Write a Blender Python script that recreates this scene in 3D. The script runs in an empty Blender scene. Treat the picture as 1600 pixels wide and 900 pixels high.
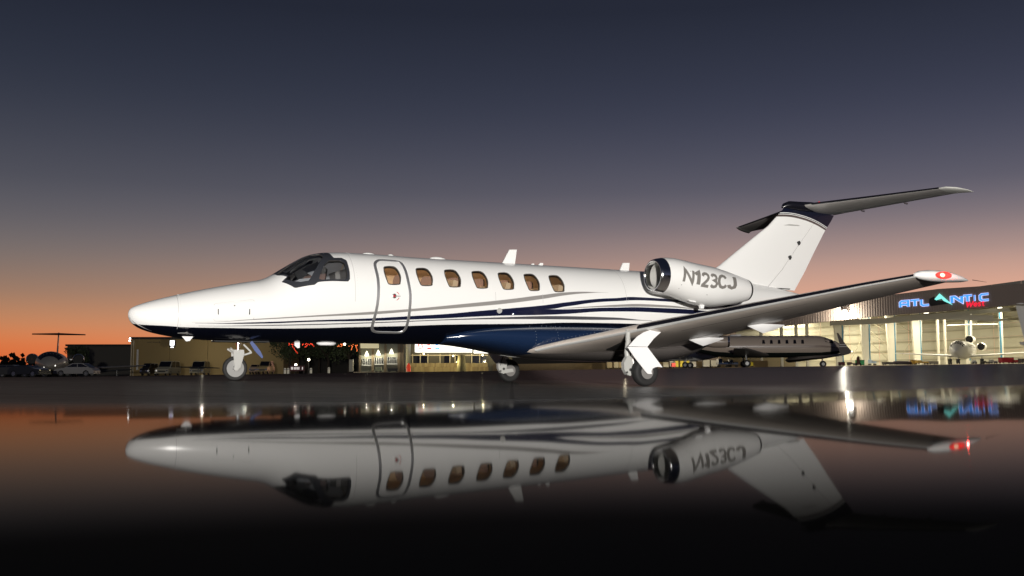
import bpy, bmesh, random
from math import *
from mathutils import Vector, Matrix
SC = bpy.context.scene
COL = SC.collection
PI = pi
random.seed(7)

# ------------------------------------------------------------------ camera
CAM_H = .14
PITCH = .0861
cam = bpy.data.cameras.new('camera')
cam.lens = 36.0 * 1601 / 1600
cam.sensor_width = 36
cam.clip_start = .02
cam.clip_end = 6000
co = bpy.data.objects.new('camera', cam)
COL.objects.link(co)
co.location = (0, 0, CAM_H)
co.rotation_euler = (PI/2 + PITCH, 0, 0)
SC.camera = co

# ------------------------------------------------------------------ colour management
SC.view_settings.view_transform = 'Standard'
SC.view_settings.look = 'None'
SC.view_settings.exposure = 0
SC.view_settings.gamma = 1
SC.view_settings.use_curve_mapping = False
SC.cycles.max_bounces = 8
SC.cycles.glossy_bounces = 5
SC.cycles.transparent_max_bounces = 8
SC.cycles.sample_clamp_indirect = 4
SC.cycles.use_denoising = True

def s2l(c):
    return tuple(((x/255)/12.92 if x/255 <= .04045 else ((x/255+.055)/1.055)**2.4) for x in c)

# ------------------------------------------------------------------ dusk sky
W = bpy.data.worlds.new('World')
SC.world = W
W.use_nodes = True
nt = W.node_tree
nt.nodes.clear()
def wn(t, **k):
    n = nt.nodes.new(t)
    for a, b in k.items(): setattr(n, a, b)
    return n
out = wn('ShaderNodeOutputWorld'); bg = wn('ShaderNodeBackground')
tc = wn('ShaderNodeTexCoord'); sx = wn('ShaderNodeSeparateXYZ')
nt.links.new(tc.outputs['Generated'], sx.inputs[0])
def ramp(stops):
    r = wn('ShaderNodeValToRGB')
    r.color_ramp.interpolation = 'B_SPLINE'
    e = r.color_ramp.elements
    for i, (p, c) in enumerate(stops):
        el = e[i] if i < 2 else e.new(p)
        el.position = p
        el.color = s2l(c) + (1,)
    return r
# elevation sine 0 .. 0.6 spread over 0 .. 1
el = wn('ShaderNodeMapRange'); el.inputs['From Min'].default_value = 0; el.inputs['From Max'].default_value = .6
nt.links.new(sx.outputs['Z'], el.inputs['Value'])
west = ramp([(0, (206, 78, 30)), (.045, (222, 116, 58)), (.08, (196, 134, 92)), (.125, (150, 120, 100)), (.18, (119, 110, 107)), (.235, (96, 94, 100)),
             (.295, (78, 79, 89)), (.389, (56, 60, 73)), (.478, (43, 48, 62)), (.566, (36, 40, 53)), (1, (18, 22, 34))])
east = ramp([(0, (250, 180, 140)), (.08, (238, 178, 148)), (.125, (222, 168, 144)), (.155, (206, 162, 144)), (.19, (174, 146, 139)), (.24, (127, 117, 123)),
             (.295, (93, 92, 106)), (.389, (64, 67, 85)), (.478, (50, 54, 70)), (.566, (40, 44, 58)), (1, (18, 22, 35))])
for r in (west, east): nt.links.new(el.outputs[0], r.inputs[0])
az = wn('ShaderNodeMath', operation='ARCTAN2')
nt.links.new(sx.outputs['X'], az.inputs[0]); nt.links.new(sx.outputs['Y'], az.inputs[1])
am = wn('ShaderNodeMapRange', interpolation_type='SMOOTHSTEP')
am.inputs['From Min'].default_value = -.62; am.inputs['From Max'].default_value = .50
nt.links.new(az.outputs[0], am.inputs['Value'])
mx = wn('ShaderNodeMix', data_type='RGBA')
nt.links.new(am.outputs[0], mx.inputs['Factor'])
nt.links.new(west.outputs[0], mx.inputs['A']); nt.links.new(east.outputs[0], mx.inputs['B'])
# the eastern sky behind the camera is plain blue dusk
back = wn('ShaderNodeMapRange', interpolation_type='SMOOTHSTEP')
back.inputs['From Min'].default_value = .35; back.inputs['From Max'].default_value = -.55
nt.links.new(sx.outputs['Y'], back.inputs['Value'])
bk = ramp([(0, (74, 76, 96)), (.3, (52, 57, 76)), (.6, (36, 41, 56)), (1, (20, 24, 37))])
nt.links.new(el.outputs[0], bk.inputs[0])
m2 = wn('ShaderNodeMix', data_type='RGBA')
nt.links.new(back.outputs[0], m2.inputs['Factor'])
nt.links.new(mx.outputs['Result'], m2.inputs['A']); nt.links.new(bk.outputs[0], m2.inputs['B'])
nt.links.new(m2.outputs['Result'], bg.inputs['Color'])
bg.inputs['Strength'].default_value = 1.0
nt.links.new(bg.outputs[0], out.inputs[0])

# ------------------------------------------------------------------ helpers
def L(c): return s2l(c) + (1,)
def lin(v): return (v[0], v[1], v[2], 1)
MATS = {}
def mat(name, col=(.5, .5, .5), rough=.5, metal=0., spec=.5, emit=None, es=0., coat=0., noise=0., nscale=6., bump=0., bscale=40., ior=None):
    if name in MATS: return MATS[name]
    m = bpy.data.materials.new(name); m.use_nodes = True
    n = m.node_tree.nodes; b = n['Principled BSDF']; lk = m.node_tree.links
    b.inputs['Base Color'].default_value = lin(col)
    b.inputs['Roughness'].default_value = rough
    b.inputs['Metallic'].default_value = metal
    b.inputs['Specular IOR Level'].default_value = spec
    b.inputs['Coat Weight'].default_value = coat
    if ior: b.inputs['IOR'].default_value = ior
    if emit:
        b.inputs['Emission Color'].default_value = lin(emit); b.inputs['Emission Strength'].default_value = es
    if noise or bump:
        t = n.new('ShaderNodeTexCoord')
    if noise:
        z = n.new('ShaderNodeTexNoise'); z.inputs['Scale'].default_value = nscale; z.inputs['Detail'].default_value = 5
        lk.new(t.outputs['Object'], z.inputs['Vector'])
        r = n.new('ShaderNodeMapRange'); r.inputs['To Min'].default_value = 1 - noise; r.inputs['To Max'].default_value = 1 + noise
        lk.new(z.outputs['Fac'], r.inputs['Value'])
        v = n.new('ShaderNodeVectorMath'); v.operation = 'SCALE'; v.inputs[0].default_value = col
        lk.new(r.outputs[0], v.inputs['Scale']); lk.new(v.outputs[0], b.inputs['Base Color'])
        r2 = n.new('ShaderNodeMapRange'); r2.inputs['To Min'].default_value = max(rough - noise*.4, .02); r2.inputs['To Max'].default_value = min(rough + noise*.4, 1)
        lk.new(z.outputs['Fac'], r2.inputs['Value']); lk.new(r2.outputs[0], b.inputs['Roughness'])
    if bump:
        z = n.new('ShaderNodeTexNoise'); z.inputs['Scale'].default_value = bscale; z.inputs['Detail'].default_value = 4
        lk.new(t.outputs['Object'], z.inputs['Vector'])
        q = n.new('ShaderNodeBump'); q.inputs['Strength'].default_value = bump; q.inputs['Distance'].default_value = .02
        lk.new(z.outputs['Fac'], q.inputs['Height']); lk.new(q.outputs[0], b.inputs['Normal'])
    MATS[name] = m
    return m

class MB:
    """collects shapes of one part; build() links them as one mesh object"""
    def __init__(s): s.v = []; s.f = []; s.m = []; s.mi = 0
    def add(s, vs, fs):
        o = len(s.v); s.v += [tuple(p) for p in vs]
        for f in fs: s.f.append(tuple(i + o for i in f)); s.m.append(s.mi)
        return s
    def box(s, x0, x1, y0, y1, z0, z1):
        return s.add([(x0,y0,z0),(x1,y0,z0),(x1,y1,z0),(x0,y1,z0),(x0,y0,z1),(x1,y0,z1),(x1,y1,z1),(x0,y1,z1)],
                     [(3,2,1,0),(4,5,6,7),(0,1,5,4),(1,2,6,5),(2,3,7,6),(3,0,4,7)])
    def bar(s, p, q, w, h=None, up=(0, 0, 1)):
        h = h or w; p = Vector(p); q = Vector(q); d = (q-p).normalized(); u = Vector(up)
        if abs(d.dot(u)) > .98: u = Vector((1, 0, 0))
        a = d.cross(u).normalized()*w/2; b = a.cross(d).normalized()*h/2
        vs = [p-a-b, p+a-b, p+a+b, p-a+b, q-a-b, q+a-b, q+a+b, q-a+b]
        return s.add(vs, [(3,2,1,0),(4,5,6,7),(0,1,5,4),(1,2,6,5),(2,3,7,6),(3,0,4,7)])
    def tube(s, pts, r, n=10, caps=True):
        pts = [Vector(p) for p in pts]; rs = r if isinstance(r, (list, tuple)) else [r]*len(pts)
        rings = []; ref = None
        for i, p in enumerate(pts):
            d = (pts[min(i+1, len(pts)-1)] - pts[max(i-1, 0)]).normalized()
            if ref is None: ref = Vector((0, 0, 1)) if abs(d.z) < .9 else Vector((1, 0, 0))
            a = d.cross(ref).normalized(); b = a.cross(d).normalized(); ref = b
            rings.append([p + (a*cos(2*PI*k/n) + b*sin(2*PI*k/n))*rs[i] for k in range(n)])
        return s.loft(rings, caps)
    def loft(s, rings, caps=True, closed=True):
        n = len(rings[0]); vs = [p for r in rings for p in r]; fs = []
        for i in range(len(rings)-1):
            for k in range(n if closed else n-1):
                k2 = (k+1) % n
                fs.append((i*n+k, i*n+k2, (i+1)*n+k2, (i+1)*n+k))
        if caps: fs.append(tuple(range(n-1, -1, -1))); fs.append(tuple((len(rings)-1)*n + k for k in range(n)))
        return s.add(vs, fs)
    def lathe(s, prof, org=(0, 0, 0), axis=(0, 0, 1), n=24, caps=True):
        """prof: (distance along axis, radius)"""
        ax = Vector(axis).normalized(); u = Vector((0, 0, 1)) if abs(ax.z) < .9 else Vector((1, 0, 0))
        a = ax.cross(u).normalized(); b = a.cross(ax); o = Vector(org)
        return s.loft([[o + ax*t + (a*cos(2*PI*k/n) + b*sin(2*PI*k/n))*max(r, 1e-4) for k in range(n)] for t, r in prof], caps)
    def prism(s, poly, mapf, t0, t1):
        """poly of 2D points, mapf(u, v, t) -> 3D"""
        n = len(poly); vs = [mapf(u, v, t0) for u, v in poly] + [mapf(u, v, t1) for u, v in poly]
        return s.add(vs, [tuple(range(n-1, -1, -1)), tuple(range(n, 2*n))] + [(i, (i+1) % n, n+(i+1) % n, n+i) for i in range(n)])
    def build(s, name, mats, parent=None, smooth=True, angle=35, flip=False, loc=None, rz=0.):
        me = bpy.data.meshes.new(name); me.from_pydata(s.v, [], s.f)
        if not isinstance(mats, (list, tuple)): mats = [mats]
        for m in mats: me.materials.append(m)
        me.polygons.foreach_set('material_index', s.m)
        bm = bmesh.new(); bm.from_mesh(me); bmesh.ops.recalc_face_normals(bm, faces=bm.faces)
        if flip: bmesh.ops.reverse_faces(bm, faces=bm.faces)
        if smooth:
            for f in bm.faces: f.smooth = True
            for e in bm.edges:
                if len(e.link_faces) == 2 and e.calc_face_angle(0) > radians(angle): e.smooth = False
        bm.to_mesh(me); bm.free()
        o = bpy.data.objects.new(name, me); COL.objects.link(o)
        if parent: o.parent = parent
        if loc: o.location = loc
        o.rotation_euler.z = rz
        return o

def tag(o, label=None, cat=None, group=None, kind=None):
    if label: o['label'] = label
    if cat: o['category'] = cat
    if group: o['group'] = group
    if kind: o['kind'] = kind
    return o
def thing(name, label, cat, loc=(0, 0, 0), rz=0., group=None):
    o = bpy.data.objects.new(name, None); COL.objects.link(o)
    o.location = loc; o.rotation_euler.z = rz; o.empty_display_size = .3
    return tag(o, label, cat, group)
def kids(o): return [c for c in bpy.data.objects if c.parent == o]
def copy_tree(o, parent=None):
    c = o.copy(); COL.objects.link(c); c.parent = parent
    for k in kids(o): copy_tree(k, c)
    return c

def interp(tb, x):
    n = len(tb)
    if x <= tb[0][0]: return tb[0][1]
    if x >= tb[-1][0]: return tb[-1][1]
    i = 0
    while tb[i+1][0] < x: i += 1
    x0, y0 = tb[i]; x1, y1 = tb[i+1]; d = (y1-y0)/(x1-x0)
    def sl(j):
        if j <= 0 or j >= n-1: return d
        a = (tb[j][1]-tb[j-1][1])/(tb[j][0]-tb[j-1][0]); b = (tb[j+1][1]-tb[j][1])/(tb[j+1][0]-tb[j][0])
        return 0 if a*b <= 0 else 2*a*b/(a+b)
    m0, m1 = sl(i), sl(i+1); t = (x-x0)/(x1-x0); h = x1-x0
    return y0*(2*t**3-3*t*t+1)+m0*h*(t**3-2*t*t+t)+y1*(3*t*t-2*t**3)+m1*h*(t**3-t*t)
def smst(a, b, x):
    t = min(max((x-a)/(b-a), 0), 1); return t*t*(3-2*t)

# ------------------------------------------------------------------ ground
def zg(x, y):
    """height of the apron: a wet slab with a gentle crossfall near the camera, the stand the jet is parked on, a slow rise towards the hangars"""
    yy = max(y, 0.); t = min(max(x/max(yy, .3), -.6), .6)
    near = .04 + yy*(.0068 + .026*t + .022*t*t)
    xc = min(max(x, -7), 4)
    stand = -.0667 - .01448*xc + .00266*min(yy, 30)
    tf = min(max(x/max(yy, 30), -.8), .8)
    far = .14 + min(yy, 320)*(.00565 + .0138*tf)
    a = smst(2.4, 9, yy); b = smst(27, 62, yy)
    z = near*(1-a) + stand*a
    return z*(1-b) + far*b

def ground():
    def lines(mx, first, g):
        v = [0.]; s = first
        while v[-1] < mx: v.append(v[-1] + s); s *= g
        return v
    xp = lines(2600, .07, 1.045); xs = [-x for x in reversed(xp[1:])] + xp
    yp = lines(3500, .07, 1.035); ys = [-y for y in reversed(lines(300, .1, 1.3)[1:])] + yp
    vs = [(x, y, zg(x, y)) for y in ys for x in xs]; n = len(xs)
    fs = [(j*n+i, j*n+i+1, (j+1)*n+i+1, (j+1)*n+i) for j in range(len(ys)-1) for i in range(n-1)]
    me = bpy.data.meshes.new('apron'); me.from_pydata(vs, [], fs)
    for p in me.polygons: p.use_smooth = True
    m = bpy.data.materials.new('wet_apron'); m.use_nodes = True; me.materials.append(m)
    N = m.node_tree.nodes; K = m.node_tree.links; b = N['Principled BSDF']
    t = N.new('ShaderNodeTexCoord'); sep = N.new('ShaderNodeSeparateXYZ'); K.new(t.outputs['Object'], sep.inputs[0])
    # edge of the standing water, broken up by noise
    nz = N.new('ShaderNodeTexNoise'); nz.inputs['Scale'].default_value = .35; nz.inputs['Detail'].default_value = 5; K.new(t.outputs['Object'], nz.inputs['Vector'])
    ad = N.new('ShaderNodeMath'); ad.operation = 'MULTIPLY_ADD'; ad.inputs[1].default_value = 1.4; K.new(nz.outputs['Fac'], ad.inputs[0]); K.new(sep.outputs['Y'], ad.inputs[2])
    dry = N.new('ShaderNodeMapRange'); dry.interpolation_type = 'SMOOTHSTEP'
    dry.inputs['From Min'].default_value = 2.5; dry.inputs['From Max'].default_value = 6.0
    K.new(ad.outputs[0], dry.inputs['Value'])
    far = N.new('ShaderNodeMapRange'); far.interpolation_type = 'SMOOTHSTEP'
    far.inputs['From Min'].default_value = 32; far.inputs['From Max'].default_value = 60; K.new(ad.outputs[0], far.inputs['Value'])
    gr = N.new('ShaderNodeTexNoise'); gr.inputs['Scale'].default_value = 3.0; gr.inputs['Detail'].default_value = 8; gr.inputs['Roughness'].default_value = .7
    K.new(t.outputs['Object'], gr.inputs['Vector'])
    c1 = N.new('ShaderNodeValToRGB'); c1.color_ramp.elements[0].color = (.052, .050, .046, 1); c1.color_ramp.elements[1].color = (.088, .085, .079, 1)
    c1.color_ramp.elements[0].position = .3; c1.color_ramp.elements[1].position = .7
    K.new(gr.outputs['Fac'], c1.inputs[0])
    def joint(axis, period, wd):
        m1 = N.new('ShaderNodeMath'); m1.operation = 'PINGPONG'; m1.inputs[1].default_value = period/2; K.new(sep.outputs[axis], m1.inputs[0])
        m3 = N.new('ShaderNodeMapRange'); m3.inputs['From Min'].default_value = wd*.4; m3.inputs['From Max'].default_value = wd; m3.inputs['To Min'].default_value = .45; K.new(m1.outputs[0], m3.inputs['Value']); return m3.outputs[0]
    jm = N.new('ShaderNodeMath'); jm.operation = 'MULTIPLY'; K.new(joint('X', 7.6, .03), jm.inputs[0]); K.new(joint('Y', 7.6, .10), jm.inputs[1])
    big = N.new('ShaderNodeTexNoise'); big.inputs['Scale'].default_value = .25; big.inputs['Detail'].default_value = 4; K.new(t.outputs['Object'], big.inputs['Vector'])
    bm2 = N.new('ShaderNodeMapRange'); bm2.inputs['To Min'].default_value = .6; bm2.inputs['To Max'].default_value = 1.35; K.new(big.outputs['Fac'], bm2.inputs['Value'])
    jj = N.new('ShaderNodeMath'); jj.operation = 'MULTIPLY'; K.new(jm.outputs[0], jj.inputs[0]); K.new(bm2.outputs[0], jj.inputs[1])
    cj = N.new('ShaderNodeVectorMath'); cj.operation = 'SCALE'; K.new(c1.outputs[0], cj.inputs[0]); K.new(jj.outputs[0], cj.inputs['Scale']); c1 = cj
    cm = N.new('ShaderNodeMix'); cm.data_type = 'RGBA'; cm.inputs['A'].default_value = (.003, .003, .003, 1)
    K.new(dry.outputs[0], cm.inputs['Factor']); K.new(c1.outputs[0], cm.inputs['B'])
    cf = N.new('ShaderNodeMix'); cf.data_type = 'RGBA'; cf.inputs['B'].default_value = (.022, .019, .015, 1)
    K.new(far.outputs[0], cf.inputs['Factor']); K.new(cm.outputs['Result'], cf.inputs['A']); K.new(cf.outputs['Result'], b.inputs['Base Color'])
    b.inputs['Specular IOR Level'].default_value = 0; b.inputs['Roughness'].default_value = .9
    gl = N.new('ShaderNodeBsdfGlossy'); gl.inputs[0].default_value = (1, 1, 1, 1)
    # the wet film reaches further out on the right
    xr = N.new('ShaderNodeMapRange'); xr.interpolation_type = 'SMOOTHSTEP'; xr.inputs['From Min'].default_value = .55; xr.inputs['From Max'].default_value = 2.2
    K.new(sep.outputs['X'], xr.inputs['Value'])
    rw = N.new('ShaderNodeMapRange'); rw.inputs['To Min'].default_value = .028; rw.inputs['To Max'].default_value = .12; K.new(xr.outputs[0], rw.inputs['Value'])
    ro = N.new('ShaderNodeMapRange'); K.new(rw.outputs[0], ro.inputs['To Min']); ro.inputs['To Max'].default_value = .24; K.new(dry.outputs[0], ro.inputs['Value']); K.new(ro.outputs[0], gl.inputs['Roughness'])
    lw = N.new('ShaderNodeLayerWeight'); lw.inputs['Blend'].default_value = .5
    fr = N.new('ShaderNodeMapRange'); fr.interpolation_type = 'SMOOTHSTEP'
    fr.inputs['From Min'].default_value = 1-.148; fr.inputs['From Max'].default_value = 1-.05; fr.inputs['To Min'].default_value = .012; fr.inputs['To Max'].default_value = .28
    K.new(lw.outputs['Facing'], fr.inputs['Value'])
    cd = N.new('ShaderNodeMapRange'); cd.inputs['To Min'].default_value = .22; cd.inputs['To Max'].default_value = .75; K.new(xr.outputs[0], cd.inputs['Value'])
    cov = N.new('ShaderNodeMapRange'); cov.inputs['To Min'].default_value = 1.0; K.new(cd.outputs[0], cov.inputs['To Max']); K.new(dry.outputs[0], cov.inputs['Value'])
    fm = N.new('ShaderNodeMath'); fm.operation = 'MULTIPLY'; K.new(fr.outputs[0], fm.inputs[0]); K.new(cov.outputs[0], fm.inputs[1])
    ms = N.new('ShaderNodeMixShader'); K.new(fm.outputs[0], ms.inputs[0]); K.new(b.outputs[0], ms.inputs[1]); K.new(gl.outputs[0], ms.inputs[2]); K.new(ms.outputs[0], N['Material Output'].inputs[0])
    # grain of the asphalt, only where it is not under water
    fn = N.new('ShaderNodeTexNoise'); fn.inputs['Scale'].default_value = 60; fn.inputs['Detail'].default_value = 3; K.new(t.outputs['Object'], fn.inputs['Vector'])
    bp = N.new('ShaderNodeBump'); bp.inputs['Distance'].default_value = .004; K.new(fn.outputs['Fac'], bp.inputs['Height'])
    bs = N.new('ShaderNodeMath'); bs.operation = 'MULTIPLY'; bs.inputs[1].default_value = .25; K.new(dry.outputs[0], bs.inputs[0]); K.new(bs.outputs[0], bp.inputs['Strength'])
    K.new(bp.outputs[0], b.inputs['Normal'])
    o = bpy.data.objects.new('apron_ground', me); COL.objects.link(o); tag(o, kind='structure')
ground()

# ------------------------------------------------------------------ floodlight behind the photographer
def floodlight():
    x, y = 3.0, -34.; z = zg(x, y)
    root = thing('floodlight_stand', 'portable floodlight on a tripod stand behind the camera', 'floodlight', (x, y, z))
    gm = mat('stand_metal', (.25, .25, .26), .4, .8)
    b = MB(); b.tube([(0, 0, .3), (0, 0, 3.0)], .03)
    b.build('mast', gm, root)
    for k in range(3):
        a = 2*PI*k/3 + .5; MB().tube([(0, 0, .8), (.8*cos(a), .8*sin(a), .02)], .02).build('leg', gm, root)
    h = MB(); h.box(-.75, .75, -.22, -.02, 2.7, 3.7); h.build('lamp_head', gm, root, False)
    li = bpy.data.lights.new('floodlight', 'AREA'); li.shape = 'RECTANGLE'; li.size = 1.4; li.size_y = .9
    li.energy = FLOOD; li.color = (1, .955, .895)
    lo = bpy.data.objects.new('lamp', li); COL.objects.link(lo); lo.parent = root
    lo.location = (0, .02, 3.2)
    d = Vector((3, 24, 1.6)) - Vector((x, y, z+3.2)); lo.rotation_euler = d.to_track_quat('-Z', 'Y').to_euler()


FLOOD = 43000
floodlight()
STROKES = {  # single stroke letters on a 0..1 box
 'N': [[(0,0),(0,1),(.72,0),(.72,1)]], '1': [[(.02,.76),(.28,1),(.28,0)]],
 '2': [[(.02,.76),(.08,.92),(.24,1),(.42,1),(.58,.90),(.62,.72),(.54,.54),(.06,.04),(.06,.0),(.66,.0)]],
 '3': [[(.04,.86),(.16,.98),(.34,1),(.52,.94),(.60,.76),(.52,.58),(.30,.53),(.54,.46),(.64,.26),(.54,.06),(.34,0),(.14,.02),(.02,.14)]],
 'C': [[(.66,.78),(.56,.94),(.36,1),(.16,.93),(.04,.72),(.0,.5),(.04,.28),(.16,.07),(.36,0),(.56,.06),(.66,.22)]],
 'J': [[(.44,1),(.44,.26),(.38,.08),(.22,0),(.06,.08),(.0,.26)]],
 'A': [[(0,0),(0,.82),(.18,1),(.98,1),(.98,0)], [(.0,.42),(.98,.42)]], 'T': [[(0,1),(.96,1)], [(.48,1),(.48,0)]], 'L': [[(0,1),(0,.16),(.16,0),(.9,0)]],
 'Nw': [[(0,0),(0,1),(.22,1),(.9,0.02),(.9,1)]], 'I': [[(0,0),(0,1)]], 'Cw': [[(.98,1),(.18,1),(0,.82),(0,.18),(.18,0),(.98,0)]],
 'W': [[(0,1),(.18,0),(.42,.8),(.62,0),(.92,1)]], 'e': [[(.04,.32),(.52,.32),(.46,.56),(.28,.64),(.08,.5),(.02,.28),(.12,.06),(.3,0),(.5,.08)]],
 's': [[(.46,.54),(.3,.64),(.1,.56),(.1,.4),(.4,.26),(.42,.1),(.24,0),(.02,.08)]], 't': [[(.2,.9),(.2,.12),(.34,0),(.42,.02)], [(.02,.62),(.42,.62)]],
 'B': [[(0,0),(0,1),(.45,1),(.6,.88),(.6,.64),(.45,.53),(.02,.53)], [(.45,.53),(.66,.4),(.66,.14),(.48,0),(0,0)]],
 'P': [[(0,0),(0,1),(.5,1),(.62,.85),(.62,.62),(.5,.47),(0,.47)]], 'S': [[(.62,.84),(.5,1),(.15,1),(.02,.84),(.04,.6),(.58,.42),(.62,.16),(.48,0),(.12,0),(0,.16)]],
 'F': [[(0,0),(0,1),(.6,1)],[(0,.52),(.5,.52)]], 'E': [[(.6,1),(0,1),(0,0),(.6,0)],[(0,.52),(.5,.52)]]}
def strip(pts, w, mapf, mb, t0, t1):
    """a flat stroke of width w along 2D points, as a thin slab; mapf(u, v, t) places it"""
    P = [Vector(p) for p in pts]; n = len(P); Lf = []; Rt = []
    for i in range(n):
        d0 = (P[i]-P[i-1]).normalized() if i else (P[1]-P[0]).normalized(); d1 = (P[i+1]-P[i]).normalized() if i < n-1 else d0
        q = (d0+d1); q = q.normalized() if q.length > 1e-6 else d0; m = Vector((-q.y, q.x)); s = min(1/max(m.dot(Vector((-d0.y, d0.x))), .45), 2.2)
        Lf.append(P[i]+m*w/2*s); Rt.append(P[i]-m*w/2*s)
    rings = [[mapf(Lf[i].x, Lf[i].y, t0), mapf(Rt[i].x, Rt[i].y, t0), mapf(Rt[i].x, Rt[i].y, t1), mapf(Lf[i].x, Lf[i].y, t1)] for i in range(n)]
    mb.loft(rings)
def resample(pts, step):
    o = [pts[0]]
    for a, b in zip(pts, pts[1:]):
        k = max(int(hypot(b[0]-a[0], b[1]-a[1])/step), 1)
        o += [(a[0]+(b[0]-a[0])*i/k, a[1]+(b[1]-a[1])*i/k) for i in range(1, k+1)]
    return o

# ------------------------------------------------------------------ paints and metals
WHITE = mat('white_paint', (.80, .80, .785), .22, coat=.3)
WHITE2 = mat('white_door_paint', (.82, .82, .82), .30)
NAVY = mat('navy_paint', (.010, .022, .065), .14, coat=.6)
BLACKP = mat('black_paint', (.008, .008, .012), .25, coat=.4)
UNDER = mat('underside_paint', (.62, .55, .49), .25, noise=.04, nscale=1.5)
CHROME = mat('polished_metal', (.80, .80, .80), .12, 1.)
ALU = mat('brushed_aluminium', (.62, .61, .59), .33, 1.)
GREYM = mat('grey_enamel', (.42, .42, .40), .35)
DARKM = mat('dark_metal', (.06, .06, .06), .4, .6)
RUBBER = mat('tyre_rubber', (.012, .012, .012), .75, noise=.15, nscale=20)
SEAL = mat('window_frame_paint', (.028, .030, .036), .38)
SILL = mat('window_seal', (.05, .045, .04), .5)
BLACK = mat('matt_black', (.006, .006, .006), .7)
LINING = mat('cabin_lining', (.58, .45, .32), .6)
SEATM = mat('seat_leather', (.50, .42, .32), .5)
COCKPIT = mat('cockpit_grey', (.42, .42, .43), .5)
REDL = mat('red_print', (.5, .02, .03), .4)
GREYP = mat('grey_lettering', (.20, .19, .175), .35)

def glass(name, tint, gl=1.0, ior=1.5):
    m = bpy.data.materials.new(name); m.use_nodes = True; n = m.node_tree.nodes; k = m.node_tree.links
    n.remove(n['Principled BSDF']); o = n['Material Output']
    t = n.new('ShaderNodeBsdfTransparent'); t.inputs[0].default_value = tint + (1,)
    g = n.new('ShaderNodeBsdfGlossy'); g.inputs['Roughness'].default_value = .03; g.inputs[0].default_value = (gl, gl, gl, 1)
    f = n.new('ShaderNodeFresnel'); f.inputs['IOR'].default_value = ior
    x = n.new('ShaderNodeMixShader'); k.new(f.outputs[0], x.inputs[0]); k.new(t.outputs[0], x.inputs[1]); k.new(g.outputs[0], x.inputs[2]); k.new(x.outputs[0], o.inputs[0])
    return m
CABGL = glass('cabin_glass', (.86, .82, .76))
COCKGL = glass('cockpit_glass', (.72, .74, .76), 1.0, 1.75)

# ------------------------------------------------------------------ fuselage form
TOP=[(0,1.24),(.012,1.303),(.043,1.35),(.16,1.415),(.431,1.512),(.762,1.606),(1.1,1.695),(1.56,1.802),(2.03,1.9),(2.27,1.945),(2.45,2.005),(2.75,2.19),(3.0,2.345),(3.19,2.45),(3.38,2.512),(3.57,2.545),(4.02,2.572),(4.83,2.57),(5.4,2.555),(7.5,2.55),(11,2.54),(12.4,2.53),(13.5,2.46),(15,2.33),(15.8,2.2)]
BOT=[(0,1.24),(.015,1.177),(.05,1.11),(.094,1.065),(.172,1.01),(.338,.944),(.56,.891),(.9,.839),(1.35,.806),(1.9,.791),(2.9,.785),(4.2,.79),(6.2,.79),(10.5,.79),(11.5,.9),(13,1.24),(14.5,1.66),(15.4,1.93),(15.8,2.1)]
WID=[(0,0),(.015,.06),(.05,.12),(.12,.19),(.25,.265),(.431,.33),(.762,.42),(1.1,.49),(1.56,.565),(2.03,.62),(2.6,.68),(3.3,.755),(4.0,.79),(5.0,.8),(11,.8),(12.4,.74),(13.5,.6),(15,.32),(15.8,.14)]
def fus(a, e, off=0.):
    """point on the fuselage: a metres aft of the nose, e degrees up round the section, off metres proud of it"""
    T, B, Wd = interp(TOP, a), interp(BOT, a), interp(WID, a)
    C = (T+B)/2; H = (T-B)/2; r = radians(e); c, s = cos(r), sin(r)
    p = (a, Wd*c, C + H*s)
    if off:
        nl, nh = H*c, Wd*s; n = hypot(nl, nh) or 1
        p = (a, p[1] + off*nl/n, p[2] + off*nh/n)
    return p
def fnorm(a, e):
    d = 1e-3
    p = Vector(fus(max(a-d, .001), e)); q = Vector(fus(a+d, e)); u = Vector(fus(a, e-.5)); v = Vector(fus(a, e+.5))
    return (q-p).cross(v-u).normalized()
# jet frame -> object frame: x aft, y to the jet's left is minus y here
def J(p): return (p[0], -p[1], p[2])

def csmooth(pts, k=4):
    n = len(pts); o = []
    for i in range(n):
        p0, p1, p2, p3 = pts[i-1], pts[i], pts[(i+1) % n], pts[(i+2) % n]
        for j in range(k):
            t = j/k
            o.append(tuple(.5*(2*p1[c] + (p2[c]-p0[c])*t + (2*p0[c]-5*p1[c]+4*p2[c]-p3[c])*t*t + (3*p1[c]-p0[c]-3*p2[c]+p3[c])*t**3) for c in (0, 1)))
    return o
def round_corners(pts, r, k=3):
    """pts in (a, e); cuts corners with small arcs, r as a share of the shorter neighbouring edge"""
    n = len(pts); o = []
    for i in range(n):
        p0, p1, p2 = [Vector(pts[j % n]) for j in (i-1, i, i+1)]
        A = p1 + (p0-p1)*r; B = p1 + (p2-p1)*r
        for j in range(k+1):
            t = j/k; q = A*(1-t)**2 + p1*2*t*(1-t) + B*t*t; o.append((q.x, q.y))
    return o
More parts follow.
